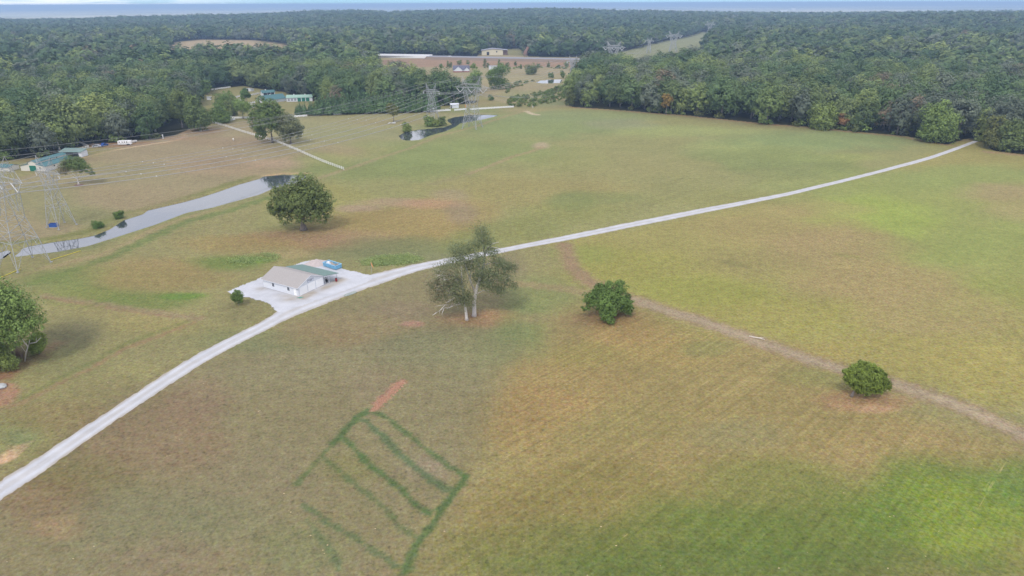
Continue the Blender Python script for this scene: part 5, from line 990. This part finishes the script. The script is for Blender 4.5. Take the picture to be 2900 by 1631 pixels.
simple(1560, 221, 6.5, 5, LV['dark'], 'small round green tree on the rim of the small far pond', seed=89, leaf=.7, low=.1, n=700)
simple(1594, 221, 6.5, 8, LV['dark'], 'narrow dark tree at the right rim of the small far pond', seed=90, leaf=.7, low=.1, n=700)
simple(1662, 193, 20, 14, LV['oak'], 'broad dark tree against the bare embankment below the highway', seed=91, leaf=1.1, low=.02)
simple(1412, 252, 21, 21, LV['dark'], 'large dome-shaped dark tree standing at the meadow corner behind the pond fence', seed=92, leaf=.9, n=3600, low=.03)
simple(1343, 262, 15, 26, LV['edge'], 'tall bright green tree hiding the right end of the brick house', seed=93, leaf=.9, n=3000, low=.03)
simple(1391, 284, 5, 4, LV['dark'], 'small dark bush on the bare strip above the scrub', 'meadow_bush', seed=94, leaf=.6, n=500, low=.02, cat='bush')
for i, (px, py, w, h, lb) in enumerate([(1268,190,5,9,'narrow cedar left of the brick house, left one of two'),(1276,191,6,7,'narrow cedar left of the brick house, right one of two'),(1301,184,9,8,'round tree directly behind the brick house'),(1325,182,6,6,'small pointed tree behind the right roof of the brick house'),(1373,190,7,12,'tallest dark cedar left of the white box building'),(1382,192,6,7,'shorter dark cedar touching the white box building'),(1413,186,5,9,'dark cedar behind the white box building'),(1437,190,7,6,'low round bush right of the white box building'),(1474,195,5,6,'small dark bush farther right of the white box building'),(1250,190,6,5,'low dark bush left of the paired cedars'),(1460,186,5,7,'slender pale tree on the embankment right of the white box building'),(1553,191,6,9,'pointed dark shrub halfway along the embankment hedge'),(1604,191,9,9,'dark shrub at the right of the embankment hedge'),(1526,191,8,5,'low shrub at the left of the embankment hedge'),(1580,192,7,4,'lowest shrub in the embankment hedge')]):
    simple(px, py, w*.8, h*.9, LV['oak'] if i % 3 else LV['dark'], lb, 'meadow_tree', 420, .65, 100+i, True, 'tree', .02, 'small trees by the embankment')
simple(2650, 402, 21, 24, LV['edge'], 'massive dark tree bulging into the field left of the gravel road end', 'edge_oak', 5200, .85, 95, low=.0)
simple(2815, 421, 13, 18, LV['yell'], 'yellow-green tree where the gravel road enters the right wood', 'edge_maple', 3200, .75, 96, low=.08)
simple(2860, 428, 14, 17, LV['oak'], 'grey-green tree beside the yellow-green one at the right edge', 'edge_oak', 2600, .85, 97, low=.03)
simple(2328, 366, 17, 15, LV['edge'], 'dome of bright green oak foliage in the right wood edge beside an orange sapling', 'edge_oak', 3000, .85, 98, low=.02)
simple(2384, 368, 6, 11, leaf_mat('orange_leaves', (.33,.19,.08), .1), 'small orange autumn sapling at the edge of the right wood', 'edge_sapling', 700, .7, 99, low=.2)
simple(1886, 324, 8, 15, leaf_mat('golden_leaves', (.30,.22,.05), .1), 'golden yellow tree in front of the middle of the right wood', 'edge_sapling', 1300, .75, 120, low=.25)
simple(1614, 300, 9, 13, LV['yell'], 'yellowish tree at the left corner of the right wood', 'edge_maple', 1300, .75, 121, low=.05)
simple(689, 336, 12, 13, LV['edge'], 'slender spreading tree in the paddock in front of the white fence lines', 'paddock_tree', 2600, .7, 122, low=.3)
simple(628, 347, 15, 15.5, LV['dark'], 'round dark tree at the far end of the long white fence', 'paddock_tree', 3400, .8, 123, low=.0)
simple(653, 328, 11, 11, LV['oak'], 'dark tree just right of the round paddock tree', 'paddock_tree', 2000, .8, 124, low=.05)
simple(640, 310, 17, 14, LV['dark'], 'dome-shaped tree left of the narrow teal-roofed barn', 'paddock_tree', 2200, .85, 125, low=.02)
simple(700, 292, 8, 12, LV['bright'], 'pale green slender tree standing among the white paddock fences', 'paddock_tree', 1500, .8, 126, low=.3)
simple(587, 268, 9, 12, LV['dark'], 'dark round tree at the left end of the back paddock fence', 'paddock_tree', 1000, .9, 127, low=.1)
simple(569, 370, 16, 22, LV['oak'], 'tall dark tree with low skirts above the pale stone in the left paddock', 'edge_oak', 3400, .85, 128, low=.08)
simple(517, 363, 13, 24, LV['oak'], 'narrow tall tree at the end of the left wood', 'edge_oak', 2400, .85, 129, low=.2)
# dead white tree by the far highway
t = thing('dead_tree', 'bare white dead tree by the far highway', 'dead tree', put(1693,157)); mb = MB(); rr = random.Random(2)
mb.tube([(0,0,0),(0,0,9),(-1,0,16),(-2.5,0,25)], [.9,.7,.45,.1], 6)
for k in range(22):
    z = rr.uniform(7,17); a = rr.uniform(0,6.28); L = rr.uniform(5,11); mb.tube([(0,0,z),(math.cos(a)*L*.45,math.sin(a)*L*.4,z+L*.55),(math.cos(a)*L*.75,math.sin(a)*L*.5,z+L*1.0)], [.38,.25,.08], 5)
mb.build('trunk', mat('bleached_wood', (.50,.42,.35), .9, .1), t, True)

# ------------------------------------------------------------------ woodland
WL = [leaf_mat('wood_dark', (0.088,0.152,0.062), .32, .25), leaf_mat('wood_mid', (0.126,0.193,0.072), .32, .25), leaf_mat('wood_olive', (0.181,0.235,0.085), .28, .28), leaf_mat('wood_light', (0.244,0.308,0.100), .22, .3), leaf_mat('wood_grey', (0.155,0.184,0.125), .28, .25), leaf_mat('wood_rust', (0.227,0.184,0.115), .25, .2)]
PINE = leaf_mat('pine_needles', (.15,.245,.10), .22, .1)
def wood_lobes(seed):
    rr = random.Random(seed); L = [(rr.uniform(-.8,.8),rr.uniform(-.8,.8),11.0,3.4),(0,0,7.0,4.2)]
    for k in range(8):
        a = k*2.4+rr.uniform(-.5,.5); z = 3.8+k*.85+rr.uniform(-.7,.7); q = 3.6*math.sqrt(max(.2, 1-((z-6.6)/7.6)**2)); L.append((math.cos(a)*q, math.sin(a)*q, z, rr.uniform(1.8,2.9)))
    return L
NS = 4
near_m = [[crown_mesh('crown', wood_lobes(200+s), 3000, .70, WL[c], 300+s, clump=.40, per=14, jit=.12, tv=.5, fill=.06, ew=.42, gw=.6) for s in range(NS)] for c in range(6)]
far_m = [[crown_mesh('crown', wood_lobes(200+s), 760, 1.5, WL[c], 330+s, clump=.34, per=8, jit=.06, tv=.25, fill=.0, ew=.2, gw=.8) for s in range(3)] for c in range(6)]
trunk_m = trunk_mesh('trunk', .32, 8, [(2,1,9),(-2,-1,8.5),(1,-2,10)], M['bark'], seed=4)
pal_trunk = trunk_mesh('trunk', .30, 8, [(2,-1,9),(-2,1,8)], M['white_bark'], seed=6)
# tree positions: a jittered grid in the woods, thinning with distance
def scatter(r0, r1, step, seed):
    rg = np.random.default_rng(seed); a = math.tan(R(43)); xs = np.arange(-r1*.78, r1*.78, step); ys = np.arange(max(200, r0*.6), r1, step)
    GX, GY = np.meshgrid(xs, ys); GX = GX.ravel()+rg.uniform(-.42,.42,GX.size)*step; GY = GY.ravel()+rg.uniform(-.42,.42,GY.size)*step
    r = np.hypot(GX, GY); k = (r >= r0) & (r < r1) & (np.abs(GX) < GY*a+40); GX, GY = GX[k], GY[k]
    k = ~is_open(GX, GY); GX, GY = GX[k], GY[k]
    hw = dist_line([tuple(p.xy) for p in hp], GX, GY) > 24; return GX[hw], GY[hw]
def avoid(x, y):
    k = np.ones(len(x), bool)
    for (px, py, rad) in ((2650,402,11),(2815,421,8),(2860,428,8),(2328,366,9),(2384,368,6),(1886,324,6),(1614,300,6),(628,347,9),(653,328,7),(569,370,9),(517,363,8),(640,310,9),(592,283,7),(1693,157,7),(42,480,14),(20,480,10)):
        p = at(px, py); k &= np.hypot(x-p.x, y-p.y) > rad
    return k
x1, y1 = scatter(250, 800, 12.5, 1); k = avoid(x1, y1); x1, y1 = x1[k], y1[k]
x2, y2 = scatter(800, 1700, 14.5, 2); x3, y3 = scatter(1700, 4300, 19.0, 3)
def colour_class(x, y, rg):
    n = fbm(x/55, y/55, 91, 3)*.6+fbm(x/330, y/200, 95, 2)*.4+rg.normal(size=len(x))*.09; c = np.digitize(n, [.38,.49,.58,.68])         # dark .. light
    u = rg.random(len(x)); c = np.where(u < .13, 4, c); return np.where(u > .993, 5, c)
rg = np.random.default_rng(17)
c1, c2, c3 = colour_class(x1, y1, rg), colour_class(x2, y2, rg), colour_class(x3, y3, rg); c3 = np.where(c3 == 5, 4, np.maximum(c3-1, 0)*(c3 < 4)+4*(c3 == 4)); c3 = np.where((c3 > 1) & (rg.random(len(c3)) < .55), 0, c3); c2 = np.where((c2 > 0) & (c2 < 4) & (rg.random(len(c2)) < .35), c2-1, c2)  # farther crowns pushed to darker leaf colours, standing in for cloud shade
# the 300 nearest are trees of their own
d1 = np.hypot(x1, y1); sx_ = np.abs(1450+F_PX*x1/(y1*math.cos(PITCH)+29)-1450) < 1490
order = np.argsort(np.where(sx_, d1, 1e6))[:300]
own = np.zeros(len(x1), bool); own[order] = True
CN = ['dark green', 'mid green', 'olive green', 'light yellow-green', 'grey-green', 'rust-tinged']
rowsL, n_own = [], 0
pxs = 1450+F_PX*x1/(y1*math.cos(PITCH)+29)
right = x1 > 0
# a front row along each wood edge: trees with no other tree between them and the clearing
front = np.zeros(len(x1), bool)
for i in order:
    front[i] = is_open(np.array([x1[i]-x1[i]/d1[i]*9.5]), np.array([y1[i]-y1[i]/d1[i]*9.5]))[0]
num = {}
for side in (False, True):
    ids = sorted([i for i in order if front[i] and right[i] == side], key=lambda i: pxs[i])
    for r_i, i in enumerate(ids): num[i] = r_i+1
def ordinal(n): return '%d%s' % (n, 'th' if 10 <= n % 100 <= 20 else {1:'st',2:'nd',3:'rd'}.get(n % 10, 'th'))
ZONES = {False: [(130, 'in the wood behind the horse barn'), (270, 'in the wood above the silver car'), (420, 'in the wood above the horse trailer'), (600, 'in the wood above the curving track'), (830, 'in the wood around the horse farm'), (1100, 'in the wood behind the planted pines'), (3000, 'in the wood between pines and meadow')],
         True: [(1760, 'in the left corner of the right wood'), (2000, 'in the right wood around the golden tree'), (2250, 'in the middle of the right wood'), (2500, 'in the right wood around the orange sapling'), (2720, 'in the right wood by the massive dark tree'), (3200, 'in the right wood past the road end')]}
seen = {}
lab = {}
for i in sorted(order, key=lambda i: pxs[i]):
    if i in num: continue
    c = int(c1[i]); zn = next(z for lim, z in ZONES[bool(right[i])] if pxs[i] < lim); seen[(c, zn)] = seen.get((c, zn), 0)+1
    lab[i] = ('%s %s tree from left, %s' % (ordinal(seen[(c, zn)]), CN[c], zn), 'trees '+zn)
for i in order:
    c = int(c1[i]); side = 'right' if right[i] else 'left'
    if i in num: lb = '%s broadleaf tree, %s from the left in the front row of the %s wood' % (CN[c], ordinal(num[i]), side); gr = 'front row of the %s wood' % side
    else: lb, gr = lab[i]
    t = thing('broadleaf_tree', lb, 'tree', (x1[i], y1[i], hz_(x1[i], y1[i])), rg.uniform(0,6.28), gr); s = rg.uniform(1.15,1.85); t.scale = (s*rg.uniform(.95,1.2), s*rg.uniform(.95,1.2), s*rg.uniform(.9,1.15))
    link('crown', near_m[c][int(rg.integers(NS))], t); link('trunk', trunk_m if rg.random() < .8 else pal_trunk, t)
# the rest of the wood is one mass: instances on points
src = bpy.data.collections.new('woodland_sources')
def add_src(nm, me):
    o = bpy.data.objects.new(nm, me); src.objects.link(o)
k = 0
for c in range(6):
    for s in range(NS): add_src('source_%03d' % k, near_m[c][s]); k += 1
FAR0 = k
for c in range(6):
    for s in range(3): add_src('source_%03d' % k, far_m[c][s]); k += 1
def mass(name, x, y, idx, scl, label, collection=src):
    me = bpy.data.meshes.new(name); n = len(x); z = hill(x, y)
    me.vertices.add(n); me.vertices.foreach_set('co', np.column_stack([x, y, z]).astype(np.float32).ravel())
    rot = np.zeros((n, 3), np.float32); rot[:, 2] = rg.uniform(0, 6.28, n)
    for nm, ty, v in (('pick', 'INT', idx.astype(np.int32)), ('size', 'FLOAT_VECTOR', scl.astype(np.float32).ravel()), ('turn', 'FLOAT_VECTOR', rot.ravel())):
        a = me.attributes.new(nm, ty, 'POINT'); a.data.foreach_set('vector' if ty == 'FLOAT_VECTOR' else 'value', v)
    o = link(name, me); o['kind'] = 'stuff'; o['label'] = label
    ng = bpy.data.node_groups.new(name, 'GeometryNodeTree'); ng.interface.new_socket('Geometry', in_out='INPUT', socket_type='NodeSocketGeometry'); ng.interface.new_socket('Geometry', in_out='OUTPUT', socket_type='NodeSocketGeometry')
    gi, go = N(ng, 'NodeGroupInput'), N(ng, 'NodeGroupOutput'); ci = N(ng, 'GeometryNodeCollectionInfo'); ci.inputs['Collection'].default_value = collection; ci.inputs['Separate Children'].default_value = True; ci.inputs['Reset Children'].default_value = True
    ip = N(ng, 'GeometryNodeInstanceOnPoints'); ip.inputs['Pick Instance'].default_value = True
    def attr(nm, ty): a = N(ng, 'GeometryNodeInputNamedAttribute', data_type=ty); a.inputs['Name'].default_value = nm; return a.outputs['Attribute']
    ng.links.new(gi.outputs[0], ip.inputs['Points']); ng.links.new(ci.outputs[0], ip.inputs['Instance']); ng.links.new(attr('pick', 'INT'), ip.inputs['Instance Index']); ng.links.new(attr('turn', 'FLOAT_VECTOR'), ip.inputs['Rotation']); ng.links.new(attr('size', 'FLOAT_VECTOR'), ip.inputs['Scale']); ng.links.new(ip.outputs[0], go.inputs[0])
    md = o.modifiers.new('instances', 'NODES'); md.node_group = ng; return o
def sizes(n, lo, hi, wide=1.1): s = rg.uniform(lo, hi, n); return np.column_stack([s*rg.uniform(.95, 1.2, n)*wide, s*rg.uniform(.95, 1.2, n)*wide, s*rg.uniform(.9, 1.12, n)])
xr, yr, cr1 = x1[~own], y1[~own], c1[~own]
mass('woodland', xr, yr, cr1*NS+rg.integers(0, NS, len(xr)), sizes(len(xr), 1.1, 1.9), 'dense mixed green woodland behind the fields')
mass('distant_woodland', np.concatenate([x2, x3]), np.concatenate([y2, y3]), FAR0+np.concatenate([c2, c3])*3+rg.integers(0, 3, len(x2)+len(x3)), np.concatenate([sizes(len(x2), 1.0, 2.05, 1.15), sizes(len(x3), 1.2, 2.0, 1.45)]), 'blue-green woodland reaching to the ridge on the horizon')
# scrub along the meadow edge and undergrowth at the wood's foot
sc = bpy.data.collections.new('scrub_sources')
for i, mt_ in enumerate((LV['edge'], WL[3], LV['bright'], LV['yell'])):
    o = bpy.data.objects.new('source_%d' % i, crown_mesh('crown', [(0,0,1.2,1.3),(1,0,.8,1),(-.8,.6,.9,1)], 260, .55, mt_, 400+i, clump=.5, per=10)); sc.objects.link(o)
SCR = [gpoly([(1430,300),(1436,285),(1470,272),(1520,262),(1580,250),(1612,240),(1625,275),(1600,280),(1560,292),(1500,303)]), gpoly([(1440,236),(1510,228),(1512,236),(1470,246),(1440,262),(1425,270)]), gpoly([(1240,190),(1500,191),(1650,190),(1650,193),(1500,195),(1240,193)])]
xs, ys = [], []
for P, n in zip(SCR, (240, 34, 60)):
    a, b = np.array(P).min(0), np.array(P).max(0); x, y = rg.uniform(a[0], b[0], n*6), rg.uniform(a[1], b[1], n*6); kk = np.nonzero(inside(P, x, y))[0][:n]; xs.append(x[kk]); ys.append(y[kk])
xs, ys = np.concatenate(xs), np.concatenate(ys)
mass('scrub', xs, ys, rg.integers(0, 4, len(xs)), sizes(len(xs), .4, 1.05), 'low tangled scrub between the pond fence and the meadow', sc)
ux, uy = x1[order], y1[order]; dd_ = np.hypot(ux, uy); ff = front[order]
ux = np.concatenate([ux[ff]+rg.normal(size=ff.sum())*2.5-ux[ff]/dd_[ff]*2 for _ in range(2)]); uy = np.concatenate([uy[ff]+rg.normal(size=ff.sum())*2-uy[ff]/dd_[ff]*2 for _ in range(2)])
mass('undergrowth', ux, uy, rg.choice([0,1,3], len(ux)), sizes(len(ux), .7, 1.8), 'low dark undergrowth at the foot of the woods', sc)
# tall weeds left standing round the yard
tw = bpy.data.collections.new('weed_sources'); mb = MB(); rr = random.Random(6)
for k in range(60):
    x, y, h, a = rr.gauss(0,.45), rr.gauss(0,.45), rr.uniform(.15,.5), rr.uniform(0,3.14); c, s = math.cos(a)*.06, math.sin(a)*.06; lx, ly = rr.uniform(-.4,.4), rr.uniform(-.4,.4)
    mb.add([(x-c,y-s,0),(x+c,y+s,0),(x+lx+c*.5,y+ly+s*.5,h),(x+lx-c*.5,y+ly-s*.5,h)], [(0,1,2,3)])
o = bpy.data.objects.new('source_0', mb.mesh('weeds', LV['weeds'])); tint = o.data.attributes.new('tint', 'FLOAT', 'FACE'); tint.data.foreach_set('value', np.array([rr.uniform(.7,1.2) for _ in o.data.polygons], np.float32)); tw.objects.link(o)
xs, ys = [], []
for (px, py, rx, ry, n) in ((1110,737,85,13,110),(720,733,60,13,40)):
    c0 = at(px, py); ex = (at(px+rx,py)-c0).length; ey = (at(px,py-ry)-c0).length; a = rg.uniform(0,6.28,n); q = np.sqrt(rg.random(n)); ang = R(12)
    u, v = np.cos(a)*q*ex, np.sin(a)*q*ey; xs.append(c0.x+u*math.cos(ang)-v*math.sin(ang)); ys.append(c0.y+u*math.sin(ang)+v*math.cos(ang))
xs, ys = np.concatenate(xs), np.concatenate(ys); s = rg.uniform(.6,1.3,len(xs)); mass('tall_weeds', xs, ys, np.zeros(len(xs)), np.column_stack([s*1.8, s*1.8, s*.55]), 'unmown bright green weeds round the gravel yard', tw)
# the planted row of pines
def pine_mesh(seed):
    rr = random.Random(seed); L = []
    for k in range(13):
        z = 2.0+k*.95; r = (14.5-z)/12.5*2.9
        for j in range(5 if k < 10 else 3): a = j*1.256+k*.7; L.append((math.cos(a)*r*.62, math.sin(a)*r*.62, z, max(.45, r*.42), .6))
    return crown_mesh('crown', L, 1700, .8, PINE, seed, clump=.5, per=10, spiky=.5, aspect=1.6)
pm_ = [pine_mesh(500+k) for k in range(3)]; pt_ = trunk_mesh('trunk', .22, 12, [], M['dark_bark'], seed=9)
A_, B_ = at(836,330), at(1236,318); n_p = 46; cnt = 0
for i in range(n_p):
    for row in range(2):
        q = A_.lerp(B_, (i+.5*row+rg.uniform(-.2,.2))/n_p); q = q+Vector((rg.normal()*.6, 2.5+row*6+rg.normal()*.8, 0))
        if row == 0: lb, gr = 'dark pine, %s from the left in the front of the planted pine row' % ordinal(i+1), 'front pines of the planted row'
        else: lb, gr = 'dark pine, %s from the left in the rear line of the planted pine row' % ordinal(i+1), 'rear pines of the planted row'
        t = thing('pine_tree', lb, 'pine', (q.x, q.y, gz(q.x, q.y)), rg.uniform(0,6.28), gr); s = rg.uniform(.78,1.12)*(.62 if i < 7 else 1); t.scale = (s*1.1, s*1.1, s)
        link('crown', pm_[int(rg.integers(3))], t); link('trunk', pt_, t)
# ------------------------------------------------------------------ vehicles and small things
t = thing('horse_trailer', 'white horse trailer with four dark windows parked at the left wood edge', 'trailer', put(355,410), R(8))
MB().prism([(-3.6,.5),(3.6,.5),(3.6,2.6),(-3.3,2.6),(-3.6,2.2)], -1.05, 1.05, 'y').build('body', M['door_white'], t)
for x in (-2.6,-1.0,.2,1.5): MB().box(x-.28,x+.28,-1.09,-1.055,1.6,2.15).build('window', M['glass'], t)
for x in (1.5,2.4):
    for y in (-.95,.95): MB().tube([(x,y-.13,.38),(x,y+.13,.38)], .38, 12).build('wheel', M['rubber'], t)
MB().box(.9,3.0,-1.12,-1.06,.75,.9).build('fender', M['steel'], t); MB().beam((-3.6,0,.55),(-5.0,0,.5),.12).build('tow_bar', M['steel'], t)
t = thing('utility_trailer', 'small pale utility trailer right of the horse trailer', 'trailer', put(382,403), R(60))
MB().box(-1.1,1.1,-.7,.7,.5,1.3).build('body', M['vinyl'], t); MB().box(-1.0,1.0,-.6,.6,1.301,1.33).build('cover', M['steel'], t)
for y in (-.8,.8): MB().tube([(0,y-.09,.32),(0,y+.09,.32)], .32, 10).build('wheel', M['rubber'], t)
t = thing('parked_truck', 'blue pickup with white tailgate parked beside the silver car', 'pickup truck', put(294,414), R(75))
MB().prism([(-2.7,.5),(2.7,.5),(2.7,1.1),(1.5,1.2),(1.0,1.85),(-.5,1.85),(-.7,1.15),(-2.7,1.15)], -.95, .95, 'y').build('body', M['bluedark'], t)
MB().prism([(1.35,1.22),(.95,1.78),(-.4,1.78),(-.55,1.22)], -.97, .97, 'y').build('window', M['glass'], t); MB().box(-2.76,-2.71,-.9,.9,.6,1.1).build('tailgate', M['vinyl'], t)
for x in (-1.8,1.8):
    for y in (-.88,.88): MB().tube([(x,y-.14,.4),(x,y+.14,.4)], .4, 12).build('wheel', M['rubber'], t)
t = thing('parked_car', 'silver car parked by the corner of the white rail fence', 'car', put(275,416), R(4))
MB().prism([(-2.3,.35),(2.3,.35),(2.3,.85),(1.4,1.0),(.7,1.5),(-1.2,1.5),(-2.1,1.0),(-2.3,.9)], -.9, .9, 'y').build('body', M['silver'], t)
MB().prism([(1.25,1.02),(.65,1.44),(-1.1,1.44),(-1.8,1.02)], -.92, .92, 'y').build('window', M['glass'], t)
for x in (-1.4,1.4):
    for y in (-.82,.82): MB().tube([(x,y-.12,.33),(x,y+.12,.33)], .33, 12).build('wheel', M['rubber'], t)
mb = MB(); rr = random.Random(14)
for k in range(30):
    x, y = rr.uniform(-2.4,2.4), rr.uniform(-1,1); a = rr.uniform(0,3); L = rr.uniform(.5,1.6); z = rr.uniform(.1,.8)*(1-abs(x)/3.2); mb.beam((x-math.cos(a)*L/2,y-math.sin(a)*L/2,z),(x+math.cos(a)*L/2,y+math.sin(a)*L/2,z+.1), .2)
tag(mb.build('brush_pile', M['wood'], None, False, put(262,411), R(10)), 'brown heap of logs left of the silver car', 'log pile', kind='thing')
t = thing('gate_post', 'short white gate post at the wood edge by the curving track', 'post', put(462,392)); MB().box(-.3,.3,-.15,.15,0,2.4).build('post', M['vinyl'], t)
# blue trough at the slim tower
t = thing('water_trough', 'blue box-shaped trough at the foot of the slim steel tower', 'trough', put(153,642), R(5))
mb = MB(); mb.box(-1.3,1.3,-.8,-.7,.1,1.35); mb.box(-1.3,1.3,.7,.8,.1,1.35); mb.box(-1.3,-1.2,-.7,.7,.1,1.35); mb.box(1.2,1.3,-.7,.7,.1,1.35); mb.box(-1.2,1.2,-.7,.7,.1,.9); mb.build('tank', M['bluedark'], t)
MB().box(-1.25,1.25,-1.0,.8,0,.1).build('base', M['concrete'], t)
# yellow pipes lying along the bank
for (a, b, lb) in (((-30,800),(58,763),'yellow pipe lying on the grass left of the tall tower foot'),((142,738),(229,711),'yellow pipe lying on the grass right of the tall tower foot')):
    A, B = put(*a), put(*b); mb = MB(); mb.tube([Vector((0,0,.12))]+[(B-A)*(k/6)+Vector((0,0,.12)) for k in range(1,7)], .09, 8); tag(mb.build('yellow_pipe', M['yellow'], None, True, A), lb, 'pipe')
p = put(2144,958,.12); mb = MB(); mb.tube([(-1.9,.1,0),(-.8,-.08,.05),(.3,.1,.04),(1.8,-.05,0)], [.13,.16,.15,.09], 8); mb.tube([(.3,.1,.04),(1.0,.4,.2),(1.5,.5,.15)], [.09,.06,.03], 6)
tag(mb.build('fallen_log', M['pale_log'], None, True, p, R(-28)), 'pale barkless log lying across the dirt track', 'log')
t = thing('wooden_dock', 'white plank platform under the slender yellow tree in the far paddock', 'platform', put(1111,350), R(4)); MB().box(-2.4,2.4,-.9,.9,.25,.45).build('deck', M['vinyl'], t); mb = MB()
for x in (-2.1,2.1): mb.box(x-.1,x+.1,-.8,.8,0,.25)
mb.build('skid', M['wood'], t)
t = thing('marker_post', 'orange marker post behind the pond fence', 'post', put(1319,307)); MB().tube([(0,0,0),(0,0,2.4)], .14, 8).build('post', M['orange'], t); MB().box(-.35,.35,-.06,.06,1.8,2.6).build('plate', M['orange'], t)
t = thing('boundary_post', 'white post at the field corner where the track meets the far pasture', 'post', put(1509,306)); MB().box(-.12,.12,-.12,.12,0,1.9).build('post', M['vinyl'], t)
t = thing('field_rock', 'pale boulder under the tall dark tree in the left paddock', 'rock', put(570,372)); bm = bmesh.new(); bmesh.ops.create_icosphere(bm, subdivisions=2, radius=.8)
for v in bm.verts: v.co *= 1+.25*math.sin(v.co.x*5+v.co.y*3); v.co.z = v.co.z*.6+.3
me = bpy.data.meshes.new('stone'); bm.to_mesh(me); bm.free(); me.materials.append(M['pale_log']); link('stone', me, t)
for i, (px, py, lb) in enumerate(((0,1096,'grey stone heap at the left edge beside the bare soil'),)):
    bm = bmesh.new(); bmesh.ops.create_icosphere(bm, subdivisions=3, radius=1.0)
    for v in bm.verts: n_ = float(fbm(np.array([v.co.x*2+9]), np.array([v.co.y*2+v.co.z*3]), 81, 3)[0]); v.co *= .7+.6*n_; v.co.x *= 1.4; v.co.z = v.co.z*.5+.25
    me = bpy.data.meshes.new('stone_heap'); bm.to_mesh(me); bm.free(); me.materials.append(M['concrete']); tag(link('stone_heap', me, None, put(px,py)), lb, 'stone heap')
# the white horse grazing in the left paddock: one skin over a skeleton
def horse(loc, rz):
    J = {'hip':(-.62,0,1.25),'belly':(0,0,1.2),'chest':(.55,0,1.22),'neck':(.95,0,1.05),'poll':(1.32,0,.62),'muzzle':(1.42,0,.16),'tail0':(-.88,0,1.25),'tail1':(-1.02,0,.7)}
    E = [('hip','belly'),('belly','chest'),('chest','neck'),('neck','poll'),('poll','muzzle'),('hip','tail0'),('tail0','tail1')]; Rr = dict(hip=.33,belly=.33,chest=.31,neck=.2,poll=.14,muzzle=.085,tail0=.07,tail1=.05)
    for s in (-1, 1):
        n = 'l' if s < 0 else 'r'; J.update({n+'st':(-.72,s*.18,.88), n+'hk':(-.84,s*.18,.5), n+'ho':(-.74,s*.18,.04), n+'el':(.55,s*.17,.82), n+'kn':(.58,s*.17,.45), n+'fh':(.58,s*.17,.04), n+'ear':(1.25,s*.07,.82)})
        E += [('hip',n+'st'),(n+'st',n+'hk'),(n+'hk',n+'ho'),('chest',n+'el'),(n+'el',n+'kn'),(n+'kn',n+'fh'),('poll',n+'ear')]; Rr.update({n+'st':.17,n+'hk':.08,n+'ho':.07,n+'el':.13,n+'kn':.075,n+'fh':.07,n+'ear':.03})
    ks = list(J); me = bpy.data.meshes.new('horse'); me.from_pydata([J[k] for k in ks], [(ks.index(a), ks.index(b)) for a, b in E], [])
    o = link('horse', me, None, loc, rz); md = o.modifiers.new('skin', 'SKIN'); sv = me.skin_vertices[0].data if me.skin_vertices else None
    if sv is None:
        bm = bmesh.new(); bm.from_mesh(me); bm.verts.layers.skin.verify(); bm.to_mesh(me); bm.free(); sv = me.skin_vertices[0].data
    for i, k in enumerate(ks): sv[i].radius = (Rr[k], Rr[k]); sv[i].use_root = k == 'hip'
    o.modifiers.new('smooth', 'SUBSURF').levels = 2; o.modifiers['smooth'].render_levels = 2; me.materials.append(M['horse'])
    dg = bpy.context.evaluated_depsgraph_get(); ev = bpy.data.meshes.new_from_object(o.evaluated_get(dg)); o.modifiers.clear(); o.data = ev; ev.materials.clear(); ev.materials.append(M['horse']); return o
tag(horse(put(661,398), R(-55)), 'white horse grazing in the left paddock below the long white fence', 'horse')
# small pale clods and dry tufts on the fields (too many to count)
mb = MB(); rr = random.Random(33)
for k in range(110):
    px, py = rr.uniform(0,2900), rr.uniform(960,1631); p = put(px, py); s = rr.uniform(.04,.12)
    mb.add([(p.x-s*1.6,p.y,p.z),(p.x,p.y-s,p.z),(p.x+s*1.6,p.y,p.z),(p.x,p.y+s,p.z),(p.x,p.y,p.z+s*.6)], [(0,1,4),(1,2,4),(2,3,4),(3,0,4)])
o = mb.build('straw_tufts', mat('straw', tuple(lin((185,165,130))), .9, .15), None); o['kind'] = 'stuff'; o['label'] = 'little pale clods and straw tufts strewn over the mown grass'
# torn soil of the fresh trench
mb = MB()
for k in range(260):
    f = rr.random(); q = at(1063+f*75, 1155-f*70); a = rr.uniform(0,6.3); d = rr.gauss(0,.55); x, y = q.x+math.cos(a)*d, q.y+math.sin(a)*d; z = gz(x, y); s = rr.uniform(.12,.34)
    mb.add([(x-s,y,z-.02),(x,y-s,z-.02),(x+s,y,z-.02),(x,y+s,z-.02),(x+s*.2,y,z+s*.7)], [(0,1,4),(1,2,4),(2,3,4),(3,0,4)])
o = mb.build('trench_clods', mat('red_soil', tuple(lin((160,122,100))), .95, .3, 3), None); o['kind'] = 'stuff'; o['label'] = 'broken reddish soil clods along the fresh trench'

# ------------------------------------------------------------------ air
hm = bpy.data.materials.new('haze'); hm.use_nodes = True; t = hm.node_tree; t.nodes.clear(); o_ = N(t, 'ShaderNodeOutputMaterial'); pv = N(t, 'ShaderNodeVolumePrincipled')
pv.inputs['Color'].default_value = HAZE_COLOR; pv.inputs['Density'].default_value = HAZE_DENSITY; pv.inputs['Anisotropy'].default_value = 0.1; t.links.new(pv.outputs[0], o_.inputs['Volume'])
hx = 62000; mb = MB().box(-hx, hx, -8000, hx, -30, 80); me = mb.mesh('haze', hm); o = link('haze', me); o['kind'] = 'stuff'; o['label'] = 'pale blue air haze over the whole landscape'
